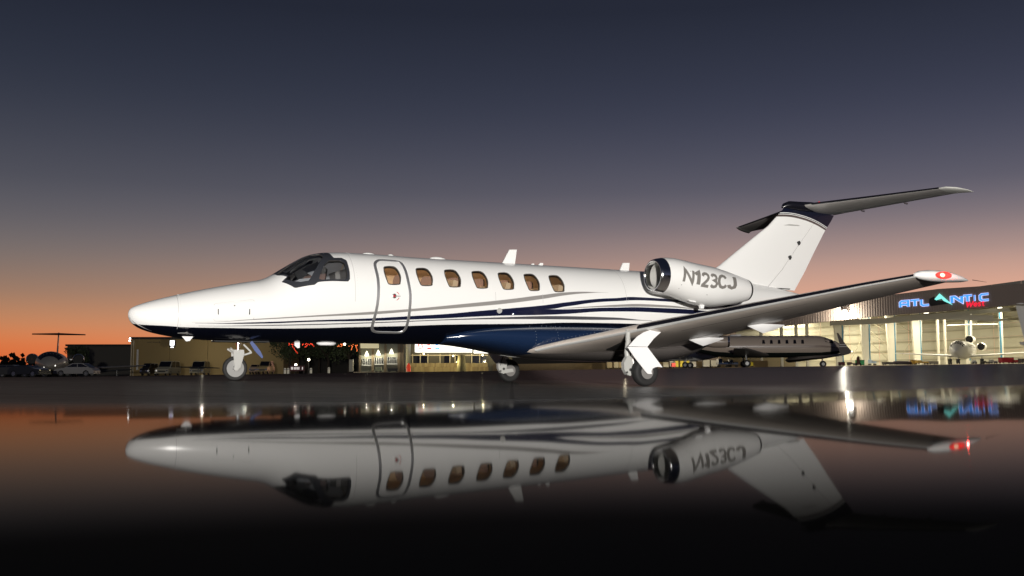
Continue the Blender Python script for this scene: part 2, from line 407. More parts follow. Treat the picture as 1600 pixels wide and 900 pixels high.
def patch_bm(poly, step=.07, estep=5., lo=None, hi=None):
    """flat polygon in (a, e) cut into a grid; with lo/hi a slab between two offsets (third coordinate)"""
    bm = bmesh.new()
    f = bm.faces.new([bm.verts.new((p[0], p[1]*.014, lo or 0)) for p in poly])
    a0, a1 = min(p[0] for p in poly), max(p[0] for p in poly); e0, e1 = min(p[1] for p in poly), max(p[1] for p in poly)
    def cuts(u0, u1, s):
        n = max(int((u1-u0)/s), 0); return [u0 + (u1-u0)*(i+1)/(n+1) for i in range(n)]
    for c in cuts(a0, a1, step): bmesh.ops.bisect_plane(bm, geom=bm.verts[:]+bm.edges[:]+bm.faces[:], plane_co=(c, 0, 0), plane_no=(1, 0, 0))
    for c in cuts(e0, e1, estep): bmesh.ops.bisect_plane(bm, geom=bm.verts[:]+bm.edges[:]+bm.faces[:], plane_co=(0, c*.014, 0), plane_no=(0, 1, 0))
    if hi is not None:
        r = bmesh.ops.extrude_face_region(bm, geom=bm.faces[:])
        for v in r['geom']:
            if isinstance(v, bmesh.types.BMVert): v.co.z = hi
    return bm
def map_bm(bm, side=1, base=0., surf=fus):
    for v in bm.verts:
        a, e, o = v.co.x, v.co.y/.014, v.co.z + base
        p = surf(a, e, o); v.co = (p[0], -side*p[1], p[2])
    bmesh.ops.recalc_face_normals(bm, faces=bm.faces)
def bm_obj(bm, name, mats, parent=None, smooth=True, outward=None):
    if outward:
        f = max(bm.faces, key=lambda f: f.calc_area())
        bm.normal_update()
        if f.normal.dot(Vector(outward)) < 0: bmesh.ops.reverse_faces(bm, faces=bm.faces)
    me = bpy.data.meshes.new(name)
    for f in bm.faces: f.smooth = smooth
    bm.to_mesh(me); bm.free()
    for m in (mats if isinstance(mats, (list, tuple)) else [mats]): me.materials.append(m)
    o = bpy.data.objects.new(name, me); COL.objects.link(o)
    if parent: o.parent = parent
    return o
def ribbon(pts, w, h, surf=fus, side=1, base=.001):
    """raised band following a closed line of (a, e) points on the skin"""
    n = len(pts); K = .0145; b = MB(); rings = []
    P = [Vector((p[0], p[1]*K)) for p in pts]
    for i in range(n):
        d = (P[(i+1) % n] - P[i-1]).normalized(); q = Vector((d.y, -d.x)); R = []
        for s, o in ((-.5, 0), (-.32, h), (.32, h), (.5, 0)):
            c = P[i] + q*w*s; x = surf(c.x, c.y/K, base + o); R.append((x[0], -side*x[1], x[2]))
        rings.append(R)
    rings.append(rings[0])
    b.loft(rings, caps=False, closed=False)
    return b

# outlines on the skin, in (metres aft, degrees round the section)
SHIELD = [(2.60,73),(2.843,82.0),(3.10,88),(3.25,87.),(3.44,76.),(3.46,62),(3.327,47.5),(3.198,34.1),(3.09,24.3),(2.946,27.2),(2.83,33),(2.69,43.9),(2.769,48.5)]
SIDEW = [(3.283,23.),(3.32,30),(3.43,44.0),(3.533,51.),(3.763,51.),(3.825,45.9),(3.831,26.9),(3.818,22.),(3.765,19.5),(3.33,21)]
FRAME = [(2.54,97.1),(2.838,98.2),(3.153,98.1),(3.367,97),(3.60,92),(3.642,57.1),(3.80,56.6),(3.878,50.4),(3.885,30.1),(3.872,20.2),(3.833,16.8),(3.261,18.7),(3.19,16.0),(2.837,20.9),(2.621,42.6),(2.735,48),(2.60,66)]
WIN = [(5.307,42.7),(5.487,43.7),(5.556,37.7),(5.585,28.0),(5.564,20.0),(5.535,17.0),(5.346,16.4),(5.301,19.9),(5.267,30.3),(5.272,38.6)]
WINA = [4.743, 5.42, 6.033, 6.642, 7.24, 7.846, 8.444]
DOOR = [(4.44,46.3),(4.52,53.6),(4.62,55.3),(4.86,55.2),(4.99,52.1),(5.034,41.3),(5.06,19.1),(5.082,5.3),(5.084,-6.9),(5.085,-21.8),(5.083,-36.7),(5.06,-45.5),(4.98,-49.8),(4.75,-50.3),(4.516,-50),(4.416,-47.2),(4.378,-40.),(4.386,-28.4),(4.413,-12.1),(4.432,5.8),(4.436,22.2),(4.427,36.2)]
def win_poly(k):
    d = WINA[k] - 5.42; return [(a+d, e-(1. if k == 0 else 0)) for a, e in csmooth(WIN, 3)]

# ------------------------------------------------------------------ livery
LIV = dict(
 dark=[(.0,1.10),(.054,1.088),(.201,1.06),(.614,1.04),(1.044,1.018),(2.164,1.02),(3.361,1.051),(3.978,1.081),(4.617,1.107),(5.141,1.13),(5.951,1.173),(7.159,1.213),(7.825,1.235),(8.585,1.273),(9.539,1.289),(10.537,1.292),(15.8,1.30)],
 s1=([(1.032,1.107),(2.138,1.187),(3.241,1.279),(4.367,1.378),(5.121,1.451),(6.112,1.569),(7.187,1.704),(8.05,1.831),(8.65,1.911),(9.1,1.94),(9.685,1.944)],
     [(1.033,1.107),(2.139,1.173),(3.244,1.255),(4.374,1.329),(5.126,1.404),(6.116,1.503),(7.187,1.624),(8.044,1.75),(8.642,1.853),(9.094,1.907),(9.683,1.944)]),
 s2=([(1.088,1.091),(2.145,1.127),(3.262,1.19),(4.316,1.25),(5.047,1.307),(5.908,1.378),(6.5,1.445),(7.193,1.518),(8.028,1.61),(8.624,1.697),(9.5,1.805),(9.881,1.832),(10.4,1.872),(11.071,1.865),(12.704,1.816),(13.4,1.787)],
     [(1.089,1.090),(2.149,1.103),(3.267,1.164),(4.325,1.204),(5.059,1.245),(5.922,1.297),(6.5,1.34),(7.21,1.384),(7.6,1.398),(8.045,1.417),(8.637,1.455),(9.498,1.528),(9.874,1.541),(10.577,1.554),(11.365,1.546),(12.119,1.545),(12.8,1.53)]),
 w=([(8.03,1.540),(8.625,1.613),(9.495,1.737),(9.874,1.764),(10.583,1.808),(11.062,1.805),(12.708,1.757),(13.392,1.726)],
    [(8.032,1.538),(8.628,1.549),(9.493,1.609),(9.87,1.625),(10.573,1.651),(11.356,1.651),(12.105,1.638),(13.39,1.60)]),
 s3=([(1.148,1.044),(2.153,1.074),(4.402,1.179),(6.148,1.285),(7.216,1.348),(8.355,1.4),(9.513,1.41),(9.89,1.408),(10.845,1.369)],
     [(1.149,1.043),(2.155,1.063),(4.406,1.164),(6.152,1.268),(7.223,1.311),(8.368,1.334),(9.524,1.352),(9.899,1.362),(10.849,1.365)]),
 s4=([(8.385,1.56),(8.617,1.58),(9.492,1.656),(9.87,1.689),(10.576,1.726),(11.356,1.716),(12.101,1.677)],
     [(8.385,1.558),(8.618,1.566),(9.493,1.622),(9.87,1.638),(10.573,1.665),(11.356,1.668),(12.104,1.655)]))
def livery():
    m = bpy.data.materials.new('jet_livery'); m.use_nodes = True; N = m.node_tree.nodes; K = m.node_tree.links; b = N['Principled BSDF']
    t = N.new('ShaderNodeTexCoord'); s = N.new('ShaderNodeSeparateXYZ'); K.new(t.outputs['Object'], s.inputs[0])
    def mth(op, x, y=None, z=None, clamp=False):
        n = N.new('ShaderNodeMath'); n.operation = op; n.use_clamp = clamp
        for i, v in enumerate((x, y, z)):
            if v is None: continue
            if isinstance(v, (int, float)): n.inputs[i].default_value = v
            else: K.new(v, n.inputs[i])
        return n.outputs[0]
    A = mth('DIVIDE', s.outputs['X'], 16.)
    h0, h1 = .9, 2.1
    def curve(pts):
        c = N.new('ShaderNodeFloatCurve'); K.new(A, c.inputs['Value']); cv = c.mapping.curves[0]
        c.mapping.use_clip = True; q = [(p[0]/16, (p[1]-h0)/(h1-h0)) for p in pts]
        if q[0][0] > .001: q.insert(0, (0, q[0][1]))
        if q[-1][0] < .999: q.append((1, q[-1][1]))
        cv.points[0].location = q[0]; cv.points[1].location = q[-1]
        for p in q[1:-1]: cv.points.new(*p)
        for p in cv.points: p.handle_type = 'AUTO_CLAMPED'
        c.mapping.update()
        return mth('MULTIPLY_ADD', c.outputs[0], h1-h0, h0)
    Z = s.outputs['Z']
    def below(c, w=.004): return mth('DIVIDE', mth('SUBTRACT', c, Z), w, clamp=True)
    def above(c, w=.004): return mth('DIVIDE', mth('SUBTRACT', Z, c), w, clamp=True)
    col = None
    def layer(base, fac, c):
        x = N.new('ShaderNodeMix'); x.data_type = 'RGBA'; K.new(fac, x.inputs['Factor']); x.inputs['B'].default_value = lin(c)
        if isinstance(base, tuple): x.inputs['A'].default_value = lin(base)
        else: K.new(base, x.inputs['A'])
        return x.outputs['Result']
    def span(a0, a1): return mth('MULTIPLY', mth('GREATER_THAN', s.outputs['X'], a0), mth('LESS_THAN', s.outputs['X'], a1))
    def stripe(base, key, a0, a1, c):
        u, l = LIV[key]
        if key in ('s2', 's3', 's1'): u = [(a, h+.004) for a, h in u]; l = [(a, h-.003) for a, h in l]
        return layer(base, mth('MULTIPLY', mth('MULTIPLY', below(curve(u)), above(curve(l))), span(a0, a1)), c)
    GREY = (.26, .25, .24); NV = (.007, .009, .030)
    col = stripe((.80, .80, .785), 's1', 1.03, 9.69, GREY)
    col = stripe(col, 's2', 1.09, 14.2, NV)
    col = stripe(col, 'w', 8.03, 14.2, (.80, .80, .785))
    col = stripe(col, 's4', 8.39, 12.1, GREY)
    col = stripe(col, 's3', 1.15, 10.84, (.07, .07, .08))
    dk = mth('MULTIPLY', below(curve(LIV['dark'])), mth('LESS_THAN', s.outputs['X'], 10.9))
    col = layer(col, dk, (.0016, .0022, .0055))
    K.new(col, b.inputs['Base Color'])
    b.inputs['Roughness'].default_value = .2; b.inputs['Coat Weight'].default_value = .4; b.inputs['Coat Roughness'].default_value = .06
    return m
LIVERY = livery()
FAIR = NAVY.copy(); FAIR.name = 'fairing_paint'
_n = FAIR.node_tree.nodes; _k = FAIR.node_tree.links; _t = _n.new('ShaderNodeTexCoord'); _s = _n.new('ShaderNodeSeparateXYZ'); _k.new(_t.outputs['Object'], _s.inputs[0])
_a = _n.new('ShaderNodeMath'); _a.operation = 'MULTIPLY_ADD'; _a.inputs[1].default_value = -4.0; _k.new(_s.outputs['Z'], _a.inputs[0]); _k.new(_s.outputs['X'], _a.inputs[2])
_m = _n.new('ShaderNodeMath'); _m.operation = 'GREATER_THAN'; _m.inputs[1].default_value = 5.4; _k.new(_a.outputs[0], _m.inputs[0])
_x = _n.new('ShaderNodeMix'); _x.data_type = 'RGBA'; _x.inputs['A'].default_value = (.008, .019, .052, 1); _x.inputs['B'].default_value = (.10, .09, .085, 1)
_k.new(_m.outputs[0], _x.inputs['Factor']); _k.new(_x.outputs['Result'], _n['Principled BSDF'].inputs['Base Color'])

# ------------------------------------------------------------------ wings and tail surfaces
def naca(t, n=14, x0=0., x1=1., up=.6, lo=.4):
    def y(x): return 5*t*(.2969*sqrt(max(x, 0)) - .126*x - .3516*x*x + .2843*x**3 - .1036*x**4)
    xs = [x0 + (x1-x0)*(1-cos(PI*i/n))/2 if x0 == 0 else x0 + (x1-x0)*i/n for i in range(n+1)]
    u = [(x, y(x)*2*up) for x in xs]; l = [(x, -y(x)*2*lo) for x in reversed(xs)]
    if x0 == 0: u = u[1:]                      # nose point comes once, from the lower side
    return l[:] + u[:-1] if x1 == 1 else l + u
def surface(secs, x0=0., x1=1., vert=False, n=14, up=.6, lo=.4, grow=0.):
    """secs: (le_a, le_h, te_a, te_h, l, thickness ratio); vert: l and h swap (fin)"""
    b = MB(); rings = []
    for a0, h0, a1, h1, l, t in secs:
        R = []
        c = hypot(a1-a0, h1-h0); ux, uz = (a1-a0)/c, (h1-h0)/c
        for x, y in naca(t, n, x0, x1, up, lo):
            y += grow*(1 if y >= 0 else -1)/c; x2 = x - (grow/c if x < .03 else 0)
            if vert: R.append((a0 + (a1-a0)*x2, -(y*c), h0 + (h1-h0)*x2))
            else: R.append((a0 + ux*x2*c - uz*y*c, -l, h0 + uz*x2*c + ux*y*c))
        rings.append(R)
    b.loft(rings); return b
def mirror_y(b): b.v = [(x, -y, z) for x, y, z in b.v]; return b

def jet():
    root = thing('business_jet', 'white business jet with navy belly and sweeping stripes, parked large across the foreground',
                 'airplane', (-6.854, 18.254, 0), .483)
    # ---- skin with real openings, cabin inside
    As = [0.0006,.006,.015,.03,.05,.08,.12,.172,.25,.338,.431,.56,.66,.762,.9,1.1,1.35,1.56,1.8,2.03,2.27,2.36,2.45,2.6,2.75,2.87,3.0,3.1,3.19,3.28,3.38,3.47,3.57,3.7,3.85,4.02] + [4.2+.2*i for i in range(40)]
    As = [a for a in As if a < 12.05] + [12.4,12.8,13.2,13.5,13.9,14.3,14.7,15.0,15.2,15.4,15.6,15.7,15.8]
    NE = 96; b = MB()
    b.loft([[J(fus(a, 360*k/NE)) for k in range(NE)] for a in As])
    b.mi = 1
    inn = [2.9,3.0,3.15,3.3,3.5,3.8] + [4.1+.4*i for i in range(17)]
    rings = [[J(fus(a, 360*k/48, -.055)) for k in range(48)] for a in inn]
    b.loft(rings)
    me = bpy.data.meshes.new('fuselage'); me.from_pydata(b.v, [], b.f); me.polygons.foreach_set('material_index', b.m)
    bm = bmesh.new(); bm.from_mesh(me); bm.faces.ensure_lookup_table()
    outer = [f for f in bm.faces if f.material_index == 0]; inner = [f for f in bm.faces if f.material_index == 1]
    bmesh.ops.recalc_face_normals(bm, faces=outer); bmesh.ops.recalc_face_normals(bm, faces=inner); bmesh.ops.reverse_faces(bm, faces=inner)
    bm.to_mesh(me); bm.free()
    for m in (LIVERY, LINING, SILL): me.materials.append(m)
    fo = bpy.data.objects.new('fuselage', me); COL.objects.link(fo)
    cut = bmesh.new(); tmp = bpy.data.meshes.new('c')
    def addcut(poly, side, lo=-.16, hi=.06):
        q = patch_bm(poly, lo=lo, hi=hi); map_bm(q, side); q.to_mesh(tmp); q.free(); cut.from_mesh(tmp)
    for side in (1, -1):
        for k in range(7):
            if k == 0 and side == -1: continue
            addcut(win_poly(k), side)
        addcut(round_corners(SHIELD, .12), side, -.30); addcut(round_corners(SIDEW, .15), side)
    for f in cut.faces: f.material_index = 2
    cm = bpy.data.meshes.new('cutter'); cut.to_mesh(cm); cut.free()
    for m in (LIVERY, LINING, SILL): cm.materials.append(m)
    cobj = bpy.data.objects.new('cutter', cm); COL.objects.link(cobj)
    md = fo.modifiers.new('b', 'BOOLEAN'); md.operation = 'DIFFERENCE'; md.solver = 'EXACT'; md.object = cobj; md.material_mode = 'INDEX'
    dg = bpy.context.evaluated_depsgraph_get(); dg.update()
    nm = bpy.data.meshes.new_from_object(fo.evaluated_get(dg)); nm.name = 'fuselage'
    if len(nm.vertices) < 4000: nm = me.copy()          # keep the closed skin if the cut ever fails
    fo.modifiers.clear(); fo.data = nm; bpy.data.objects.remove(cobj); bpy.data.meshes.remove(me)
    fo.parent = root
    nm.materials.append(COCKPIT)
    for p in nm.polygons:
        p.use_smooth = p.material_index != 2
        if p.material_index == 1 and p.center.x < 4.15: p.material_index = 3
    # true surface normals, so that the cut edges do not disturb the shading
    nl = []
    for v in nm.vertices:
        a, y, z = v.co; T, B, Wd = interp(TOP, a), interp(BOT, a), interp(WID, a); C = (T+B)/2; H = max((T-B)/2, 1e-3)
        e = degrees(atan2((z-C)/H, -y/max(Wd, 1e-3))); r = hypot((z-C)/H, y/max(Wd, 1e-3))
        n = fnorm(max(a, .002), e)
        n = Vector((n.x, -n.y, n.z))
        if n.dot(Vector((0 if a > .02 else -1, y, z-C))) < 0: n = -n
        if a < .003: n = Vector((-1, 0, 0))
        if r < .985 and a > .1: n = -n
        nl.append(n)
    ln = [None]*len(nm.loops)
    for p in nm.polygons:
        for li in p.loop_indices:
            ln[li] = nl[nm.loops[li].vertex_index] if p.material_index != 2 else p.normal.copy()
    nm.normals_split_custom_set(ln)
    # ---- cabin fittings seen through the glass
    b = MB()
    b.box(4.2, 10.4, -.40, .40, .98, 1.02); b.build('cabin_floor', LINING, root, False)
    lightm = mat('cabin_light', (1, .85, .6), .5, emit=(1, .78, .54), es=7.)
    for s in (-1, 1):
        MB().box(4.3, 9.6, s*.34-.02, s*.34+.02, 2.385, 2.395).build('ceiling_light', lightm, root, False)
    MB().box(4.25, 9.6, .62, .66, 1.92, 1.945).build('wall_rail', mat('glowing_trim', (.75, .68, .55), .4, emit=(1, .75, .5), es=.35), root, False)  # rail is no lamp; a faint glow is put into its trim
    for a in (5.55, 6.75, 8.0):
        for s in (-1, 1):
            b = MB(); q = []
            for x, z in ((0, 1.4), (.42, 1.4), (.5, 1.46), (.62, 2.05), (.52, 2.08), (.40, 1.52), (0, 1.52)): q.append((x, z))
            b.prism(q, lambda u, v, t: (a+u, t, v), s*.46-.2, s*.46+.2); b.build('cabin_seat', SEATM, root)
    for s in (-1, 1):
        b = MB(); b.prism([(0, 1.35), (.4, 1.35), (.48, 1.4), (.60, 2.0), (.52, 2.22), (.44, 2.2), (.46, 2.0), (.36, 1.5), (0, 1.5)], lambda u, v, t: (3.42+u, t, v), s*.33-.19, s*.33+.19)
        b.build('pilot_seat', mat('seat_cover', (.20, .19, .18), .7), root)
    b = MB(); b.prism([(2.72, 1.3), (2.72, 1.83), (2.95, 1.96), (3.16, 1.99), (3.18, 1.90), (3.16, 1.3)], lambda u, v, t: (u, t, v), -.56, .56); b.build('instrument_panel', COCKPIT, root)
    MB().prism([(fus(4.14, 7.5*k, -.07)[1], fus(4.14, 7.5*k, -.07)[2]) for k in range(48)], lambda u, v, t: (4.14+t, u, v), -.02, .02).build('bulkhead', COCKPIT, root, False)
    for s in (1, -1):
        q = MB(); q.tube([(x, -s*y2, z) for x, y2, z in [fus(2.74, 70, -.05), fus(3.0, 75, -.05), fus(3.25, 77, -.05), fus(3.46, 74, -.05)]], .026, 8); q.build('windshield_trim', mat('trim_grey', (.55, .55, .55), .5), root)
        q = MB(); a, b, c, d = [fus(*p) for p in ((3.06, 62, -.13), (3.38, 66, -.10), (3.40, 44, -.12), (3.22, 36, -.16))]; q.add([(p[0], -s*p[1], p[2]) for p in (a, b, c, d)] + [(p[0]+.01, -s*(p[1]-.01), p[2]-.005) for p in (a, b, c, d)], [(0,1,2,3),(7,6,5,4),(0,4,5,1),(1,5,6,2),(2,6,7,3),(3,7,4,0)]); q.build('sun_visor', mat('visor_grey', (.36, .36, .37), .5), root, False)
    MB().box(3.72, 4.05, -.2, .2, 2.42, 2.43).build('added_cockpit_fill', mat('cockpit_fill_glow', (1, 1, 1), .5, emit=(1, .95, .88), es=6), root, False)  # added glowing panel, tucked out of view to brighten the cockpit
    # ---- glass, frames
    def pane(poly, name, m, side, depth=-.014):
        q = patch_bm(poly, .09, 6); map_bm(q, side, depth); o = bm_obj(q, name, m, root, True, (0, -side, .3)); return o
    for side in (1, -1):
        for k in range(7):
            if k == 0 and side == -1: continue
            w = win_poly(k); o = pane(w, 'cabin_window', CABGL, side)
            ribbon(csmooth(w, 1), .020, .004, side=side).build('window_frame', SILL, o)
        o = pane(round_corners(SHIELD, .12), 'windshield', COCKGL, side, -.02)
        o = pane(round_corners(SIDEW, .15), 'side_window', COCKGL, side, -.02)
    # dark surround: the frame outline minus the two openings, as one raised sheet per side
    for side in (1, -1):
        q = patch_bm(round_corners(FRAME, .10), .05, 4, 0, .0001)
        me1 = bpy.data.meshes.new('t'); bmesh.ops.recalc_face_normals(q, faces=q.faces)
        for v in q.verts: v.co.z = -.012 if v.co.z < .00005 else .0035
        map_bm(q, side); q.to_mesh(me1); q.free()
        fr = bpy.data.objects.new('cockpit_frame', me1); COL.objects.link(fr)
        cb = bmesh.new()
        for p in (round_corners(SHIELD, .12), round_corners(SIDEW, .15)):
            z = patch_bm(p, lo=-.2, hi=.1); map_bm(z, side); z.to_mesh(tmp); z.free(); cb.from_mesh(tmp)
        cm = bpy.data.meshes.new('c2'); cb.to_mesh(cm); cb.free(); c2 = bpy.data.objects.new('c2', cm); COL.objects.link(c2)
        md = fr.modifiers.new('b', 'BOOLEAN'); md.operation = 'DIFFERENCE'; md.object = c2; md.solver = 'EXACT'
        dg = bpy.context.evaluated_depsgraph_get(); dg.update()
        n2 = bpy.data.meshes.new_from_object(fr.evaluated_get(dg)); n2.name = 'cockpit_frame'; n2.materials.clear(); n2.materials.append(SEAL)
        fr.modifiers.clear(); fr.data = n2; bpy.data.objects.remove(c2); fr.parent = root
        # the white shroud corner ahead of the windshield
    b = MB(); b.tube([J(fus(2.75, 60, .03)), J(fus(3.0, 66, .035)), J(fus(3.22, 72, .03))], .008); b.build('wiper', BLACK, root)
    # ---- cabin door
    q = patch_bm([(a, e) for a, e in csmooth([((x-4.74)*.93+4.74, y*.955) for x, y in DOOR], 2)], .12, 8, 0, .0001)
    for f in q.faces: pass
    dtrim = ribbon(csmooth(DOOR, 4), .062, .010).build('door_frame', mat('door_frame_metal', (.85, .85, .84), .34, .9), root)
    q.free()
    hb = MB(); c = Vector(J(fus(4.745, .6, .004))); n = Vector((fnorm(4.745, .6).x, -abs(fnorm(4.745, .6).y), 0))
    hb.lathe([(0, .048), (.012, .046), (.016, .03), (.017, 0)], c, (0, -1, 0), 20)
    hd = hb.build('door_handle', ALU, root)
    hb = MB(); hb.bar(c + Vector((.03, -.014, 0)), c + Vector((.125, -.014, .0)), .022, .012); hb.build('handle_grip', ALU, hd)
    hb = MB(); hb.lathe([(0.017, .022), (.019, .02), (.02, 0)], c, (0, -1, 0), 14); hb.build('lock_button', REDL, hd)
    for s in (1, -1):
        hb = MB(); hb.tube([c + Vector((.02 + .085*cos(x), -.004, s*.085*sin(x))) for x in [radians(v) for v in range(20, 70, 8)]], .006, 6); hb.build('arrow_print', REDL, hd)
    # ---- small details on the skin
    def latch(a, e): q = MB(); q.box(a-.008, a+.008, -fus(a, e)[1]-.006, -fus(a, e)[1]+.004, fus(a, e)[2]-.05, fus(a, e)[2]+.05); q.build('door_latch', DARKM, root, False)
    latch(1.468, 1.4); latch(2.015, -2.9)
    q = MB(); p = J(fus(1.751, 11.3)); q.lathe([(0, .012), (.004, .012)], p, (0, -1, 0), 10); q.build('static_port', DARKM, root)
    p = J(fus(7.043, -12.9, .001)); q = MB(); q.lathe([(-.002, .060), (.010, .056), (.012, .045), (.008, .04), (.008, 0)], p, (0, -1, -.2), 24); q.build('emergency_exit_badge', GREYM, root)
    p = J(fus(7.353, -17.1, .002)); q = MB(); q.lathe([(0, .022), (.03, .018), (.04, 0)], p, (0, -1, -.2), 14); q.build('wing_light', CHROME, root)
    for pl in ([(1.40, 20), (2.10, 20), (2.10, -18), (1.40, -18)], ):
        ribbon(round_corners(pl, .08), .007, .0012).build('baggage_door_seam', mat('seam_grey', (.42, .42, .41), .5), root)
    for pl in ([(5.60+0*i, e) for i, e in enumerate((60, 44))], ): pass
    for a, e0, e1 in ((.80, -40, 96), (3.97, -8, 98), (10.15, 5, 98), (6.95, 0, 12), (8.05, 0, 12)):
        q = MB(); n = int((e1-e0)/4); R = []
        for i in range(n+1):
            e = e0+(e1-e0)*i/n; R.append([J(fus(a-.0035, e, .0006)), J(fus(a, e, .0014)), J(fus(a+.0035, e, .0006))])
        q.loft(R, caps=False, closed=False); q.build('skin_seam', mat('seam_grey', (.42, .42, .41), .5), root)
    q = MB()
    for a, e0, e1, n in ((.84, -30, 90, 30), (4.02, 0, 96, 26), (10.20, 10, 96, 24)):
        for i in range(n):
            p = J(fus(a, e0+(e1-e0)*i/n, .0015)); q.lathe([(0, .005), (.001, .004)], p, (0, -1, 0), 6)
    for i in range(40):
        p = J(fus(1.46+.016*i, 17.5, .0015)); q.lathe([(0, .004), (.001, .003)], p, (0, -1, 0), 6)
    o = q.build('rivet_line', mat('rivet_grey', (.5, .5, .49), .4), root); o['kind'] = 'stuff'
    # blade aerials on the roof
    def blade(poly, l=0., th=.03, name='blade_aerial', m=WHITE):
        q = MB(); n = len(poly)
        cx = sum(p[0] for p in poly)/n
        q.prism(poly, lambda u, v, t: (u, t - l, v), -th/2, th/2); return q.build(name, m, root)
    blade([(7.49, 2.53), (7.67, 2.845), (7.85, 2.86), (7.80, 2.53)])
    blade([(10.49, 2.53), (10.58, 2.71), (10.76, 2.72), (10.74, 2.53)])
    blade([(8.36, 2.53), (8.43, 2.60), (8.50, 2.60), (8.49, 2.53)], th=.02); blade([(8.19, 2.53), (8.22, 2.575), (8.28, 2.575), (8.28, 2.53)], th=.02)
    def dome(a, l, rx, rz, ry=.07, h=None, name='dome_aerial'):
        q = MB(); h = h or interp(TOP, a) - .02
        q.loft([[(a + rx*cos(2*PI*k/20)*cos(t), -l + ry*sin(2*PI*k/20)*cos(t), h + rz*sin(t)) for k in range(20)] for t in [radians(x) for x in (0, 20, 40, 60, 80)]])
        q.build(name, WHITE, root)
    dome(4.50, 0, .15, .055); dome(4.97, 0, .075, .055); dome(6.00, 0, .20, .07)
    # probes and aerials under the nose
    q = MB(); q.tube([J((.98, .30, .93)), J((.96, .38, .91))], .022); q.tube([J((.98, .38, .91)), J((.80, .38, .908))], [.02, .008]); q.build('pitot_tube', ALU, root)
    q = MB(); q.prism([(.90, .86), (1.10, .86), (1.04, .78), (.98, .77)], lambda u, v, t: (u, -.22+t, v), -.02, .02); q.build('temperature_probe', WHITE2, root)
    blade([(3.03, .80), (3.13, .80), (3.13, .69), (3.09, .68), (3.03, .73)], name='belly_aerial', m=WHITE2)
    q = MB(); q.loft([[(3.66 + .2*cos(2*PI*k/16)*s, .10*sin(2*PI*k/16)*s, z) for k in range(16)] for s, z in ((.9, .80), (1, .775), (.8, .745), (.3, .735))]); q.build('belly_aerial', WHITE2, root)
    # chin light strip on the radome edge
    q = MB(); q.tube([J(fus(.02+.0*i, -44, .004)) if i == 0 else J(fus(.02+.075*i, -44-4.6*i, .004)) for i in range(6)], [.004, .006, .008, .008, .006, .002], 6); q.build('radome_seam', ALU, root)
    # ---- belly fairing
    FB = [(6.0,.80),(6.4,.77),(6.83,.715),(7.2,.652),(7.74,.563),(8.52,.501),(9.33,.475),(10.0,.462),(11.2,.462),(11.9,.55),(12.6,.80),(13.2,1.1)]
    FW = [(6.0,.50),(6.5,.72),(7.0,.82),(7.5,.91),(8.0,.98),(9,1.02),(11,1.02),(12,.9),(13.2,.45)]
    FT = [(6.0,1.0),(6.5,1.12),(7.0,1.19),(7.6,1.225),(8.585,1.262),(9.5,1.278),(10.5,1.28),(12,1.27),(13.2,1.3)]
    q = MB(); rings = []
    for i in range(37):
        a = 6.0 + 7.2*i/36; T, B2, Wd = interp(FT, a), interp(FB, a), interp(FW, a); C = T - (T-B2)*.42; R = []
        for k in range(48):
            t = 2*PI*k/48; c, s = cos(t), sin(t); e = .80
            hh = (T-C) if s > 0 else (C-B2)
            R.append((a, Wd*abs(c)**e*(1 if c > 0 else -1), C + hh*abs(s)**e*(1 if s > 0 else -1)))
        rings.append(R)
    q.loft(rings); bf = q.build('belly_fairing', FAIR, root, angle=60)
    q = MB()
    rv = mat('screw_heads', (.6, .62, .66), .3, .8)
    def fsurf(a, h):
        T, B2, Wd = interp(FT, a), interp(FB, a), interp(FW, a); C = T - (T-B2)*.42
        hh = (T-C) if h > C else (C-B2); u = min(abs(h-C)/hh, .999)**(1/.8)
        return Wd*max(1-u*u, 0)**.5**1 if False else Wd*(cos(asin(u)))**.8
    dots = [(7.80 + .095*i, 1.205 - .004*i) for i in range(26)] + [(7.80, 1.18-.06*i) for i in range(7)] + [(8.30, 1.17-.06*i) for i in range(5)] + [(7.95 + .095*i, .845 + .017*i) for i in range(14)]
    for a, h in dots:
        l = fsurf(a, h) + .001; q.add([(a-.008, -l-.004, h), (a, -l-.004, h-.008), (a+.008, -l-.004, h), (a, -l-.004, h+.008), (a, -l+.004, h)], [(0, 1, 2, 3), (0, 1, 4), (1, 2, 4), (2, 3, 4), (3, 0, 4)])
    o = q.build('screw_row', rv, bf, False); o['kind'] = 'stuff'
    # ---- wings
    WS = [(7.62,.655,11.4,.78,.55,.06),(7.80,.70,11.4,.80,.9,.065),(8.15,.80,11.40,.845,1.25,.075),(8.48,.885,11.43,.895,1.7,.09),(8.98,1.065,11.52,1.065,2.86,.11),(9.77,1.358,11.68,1.358,5.0,.115),(10.57,1.65,11.84,1.63,7.1,.105),(10.93,1.757,11.93,1.735,7.9,.10)]
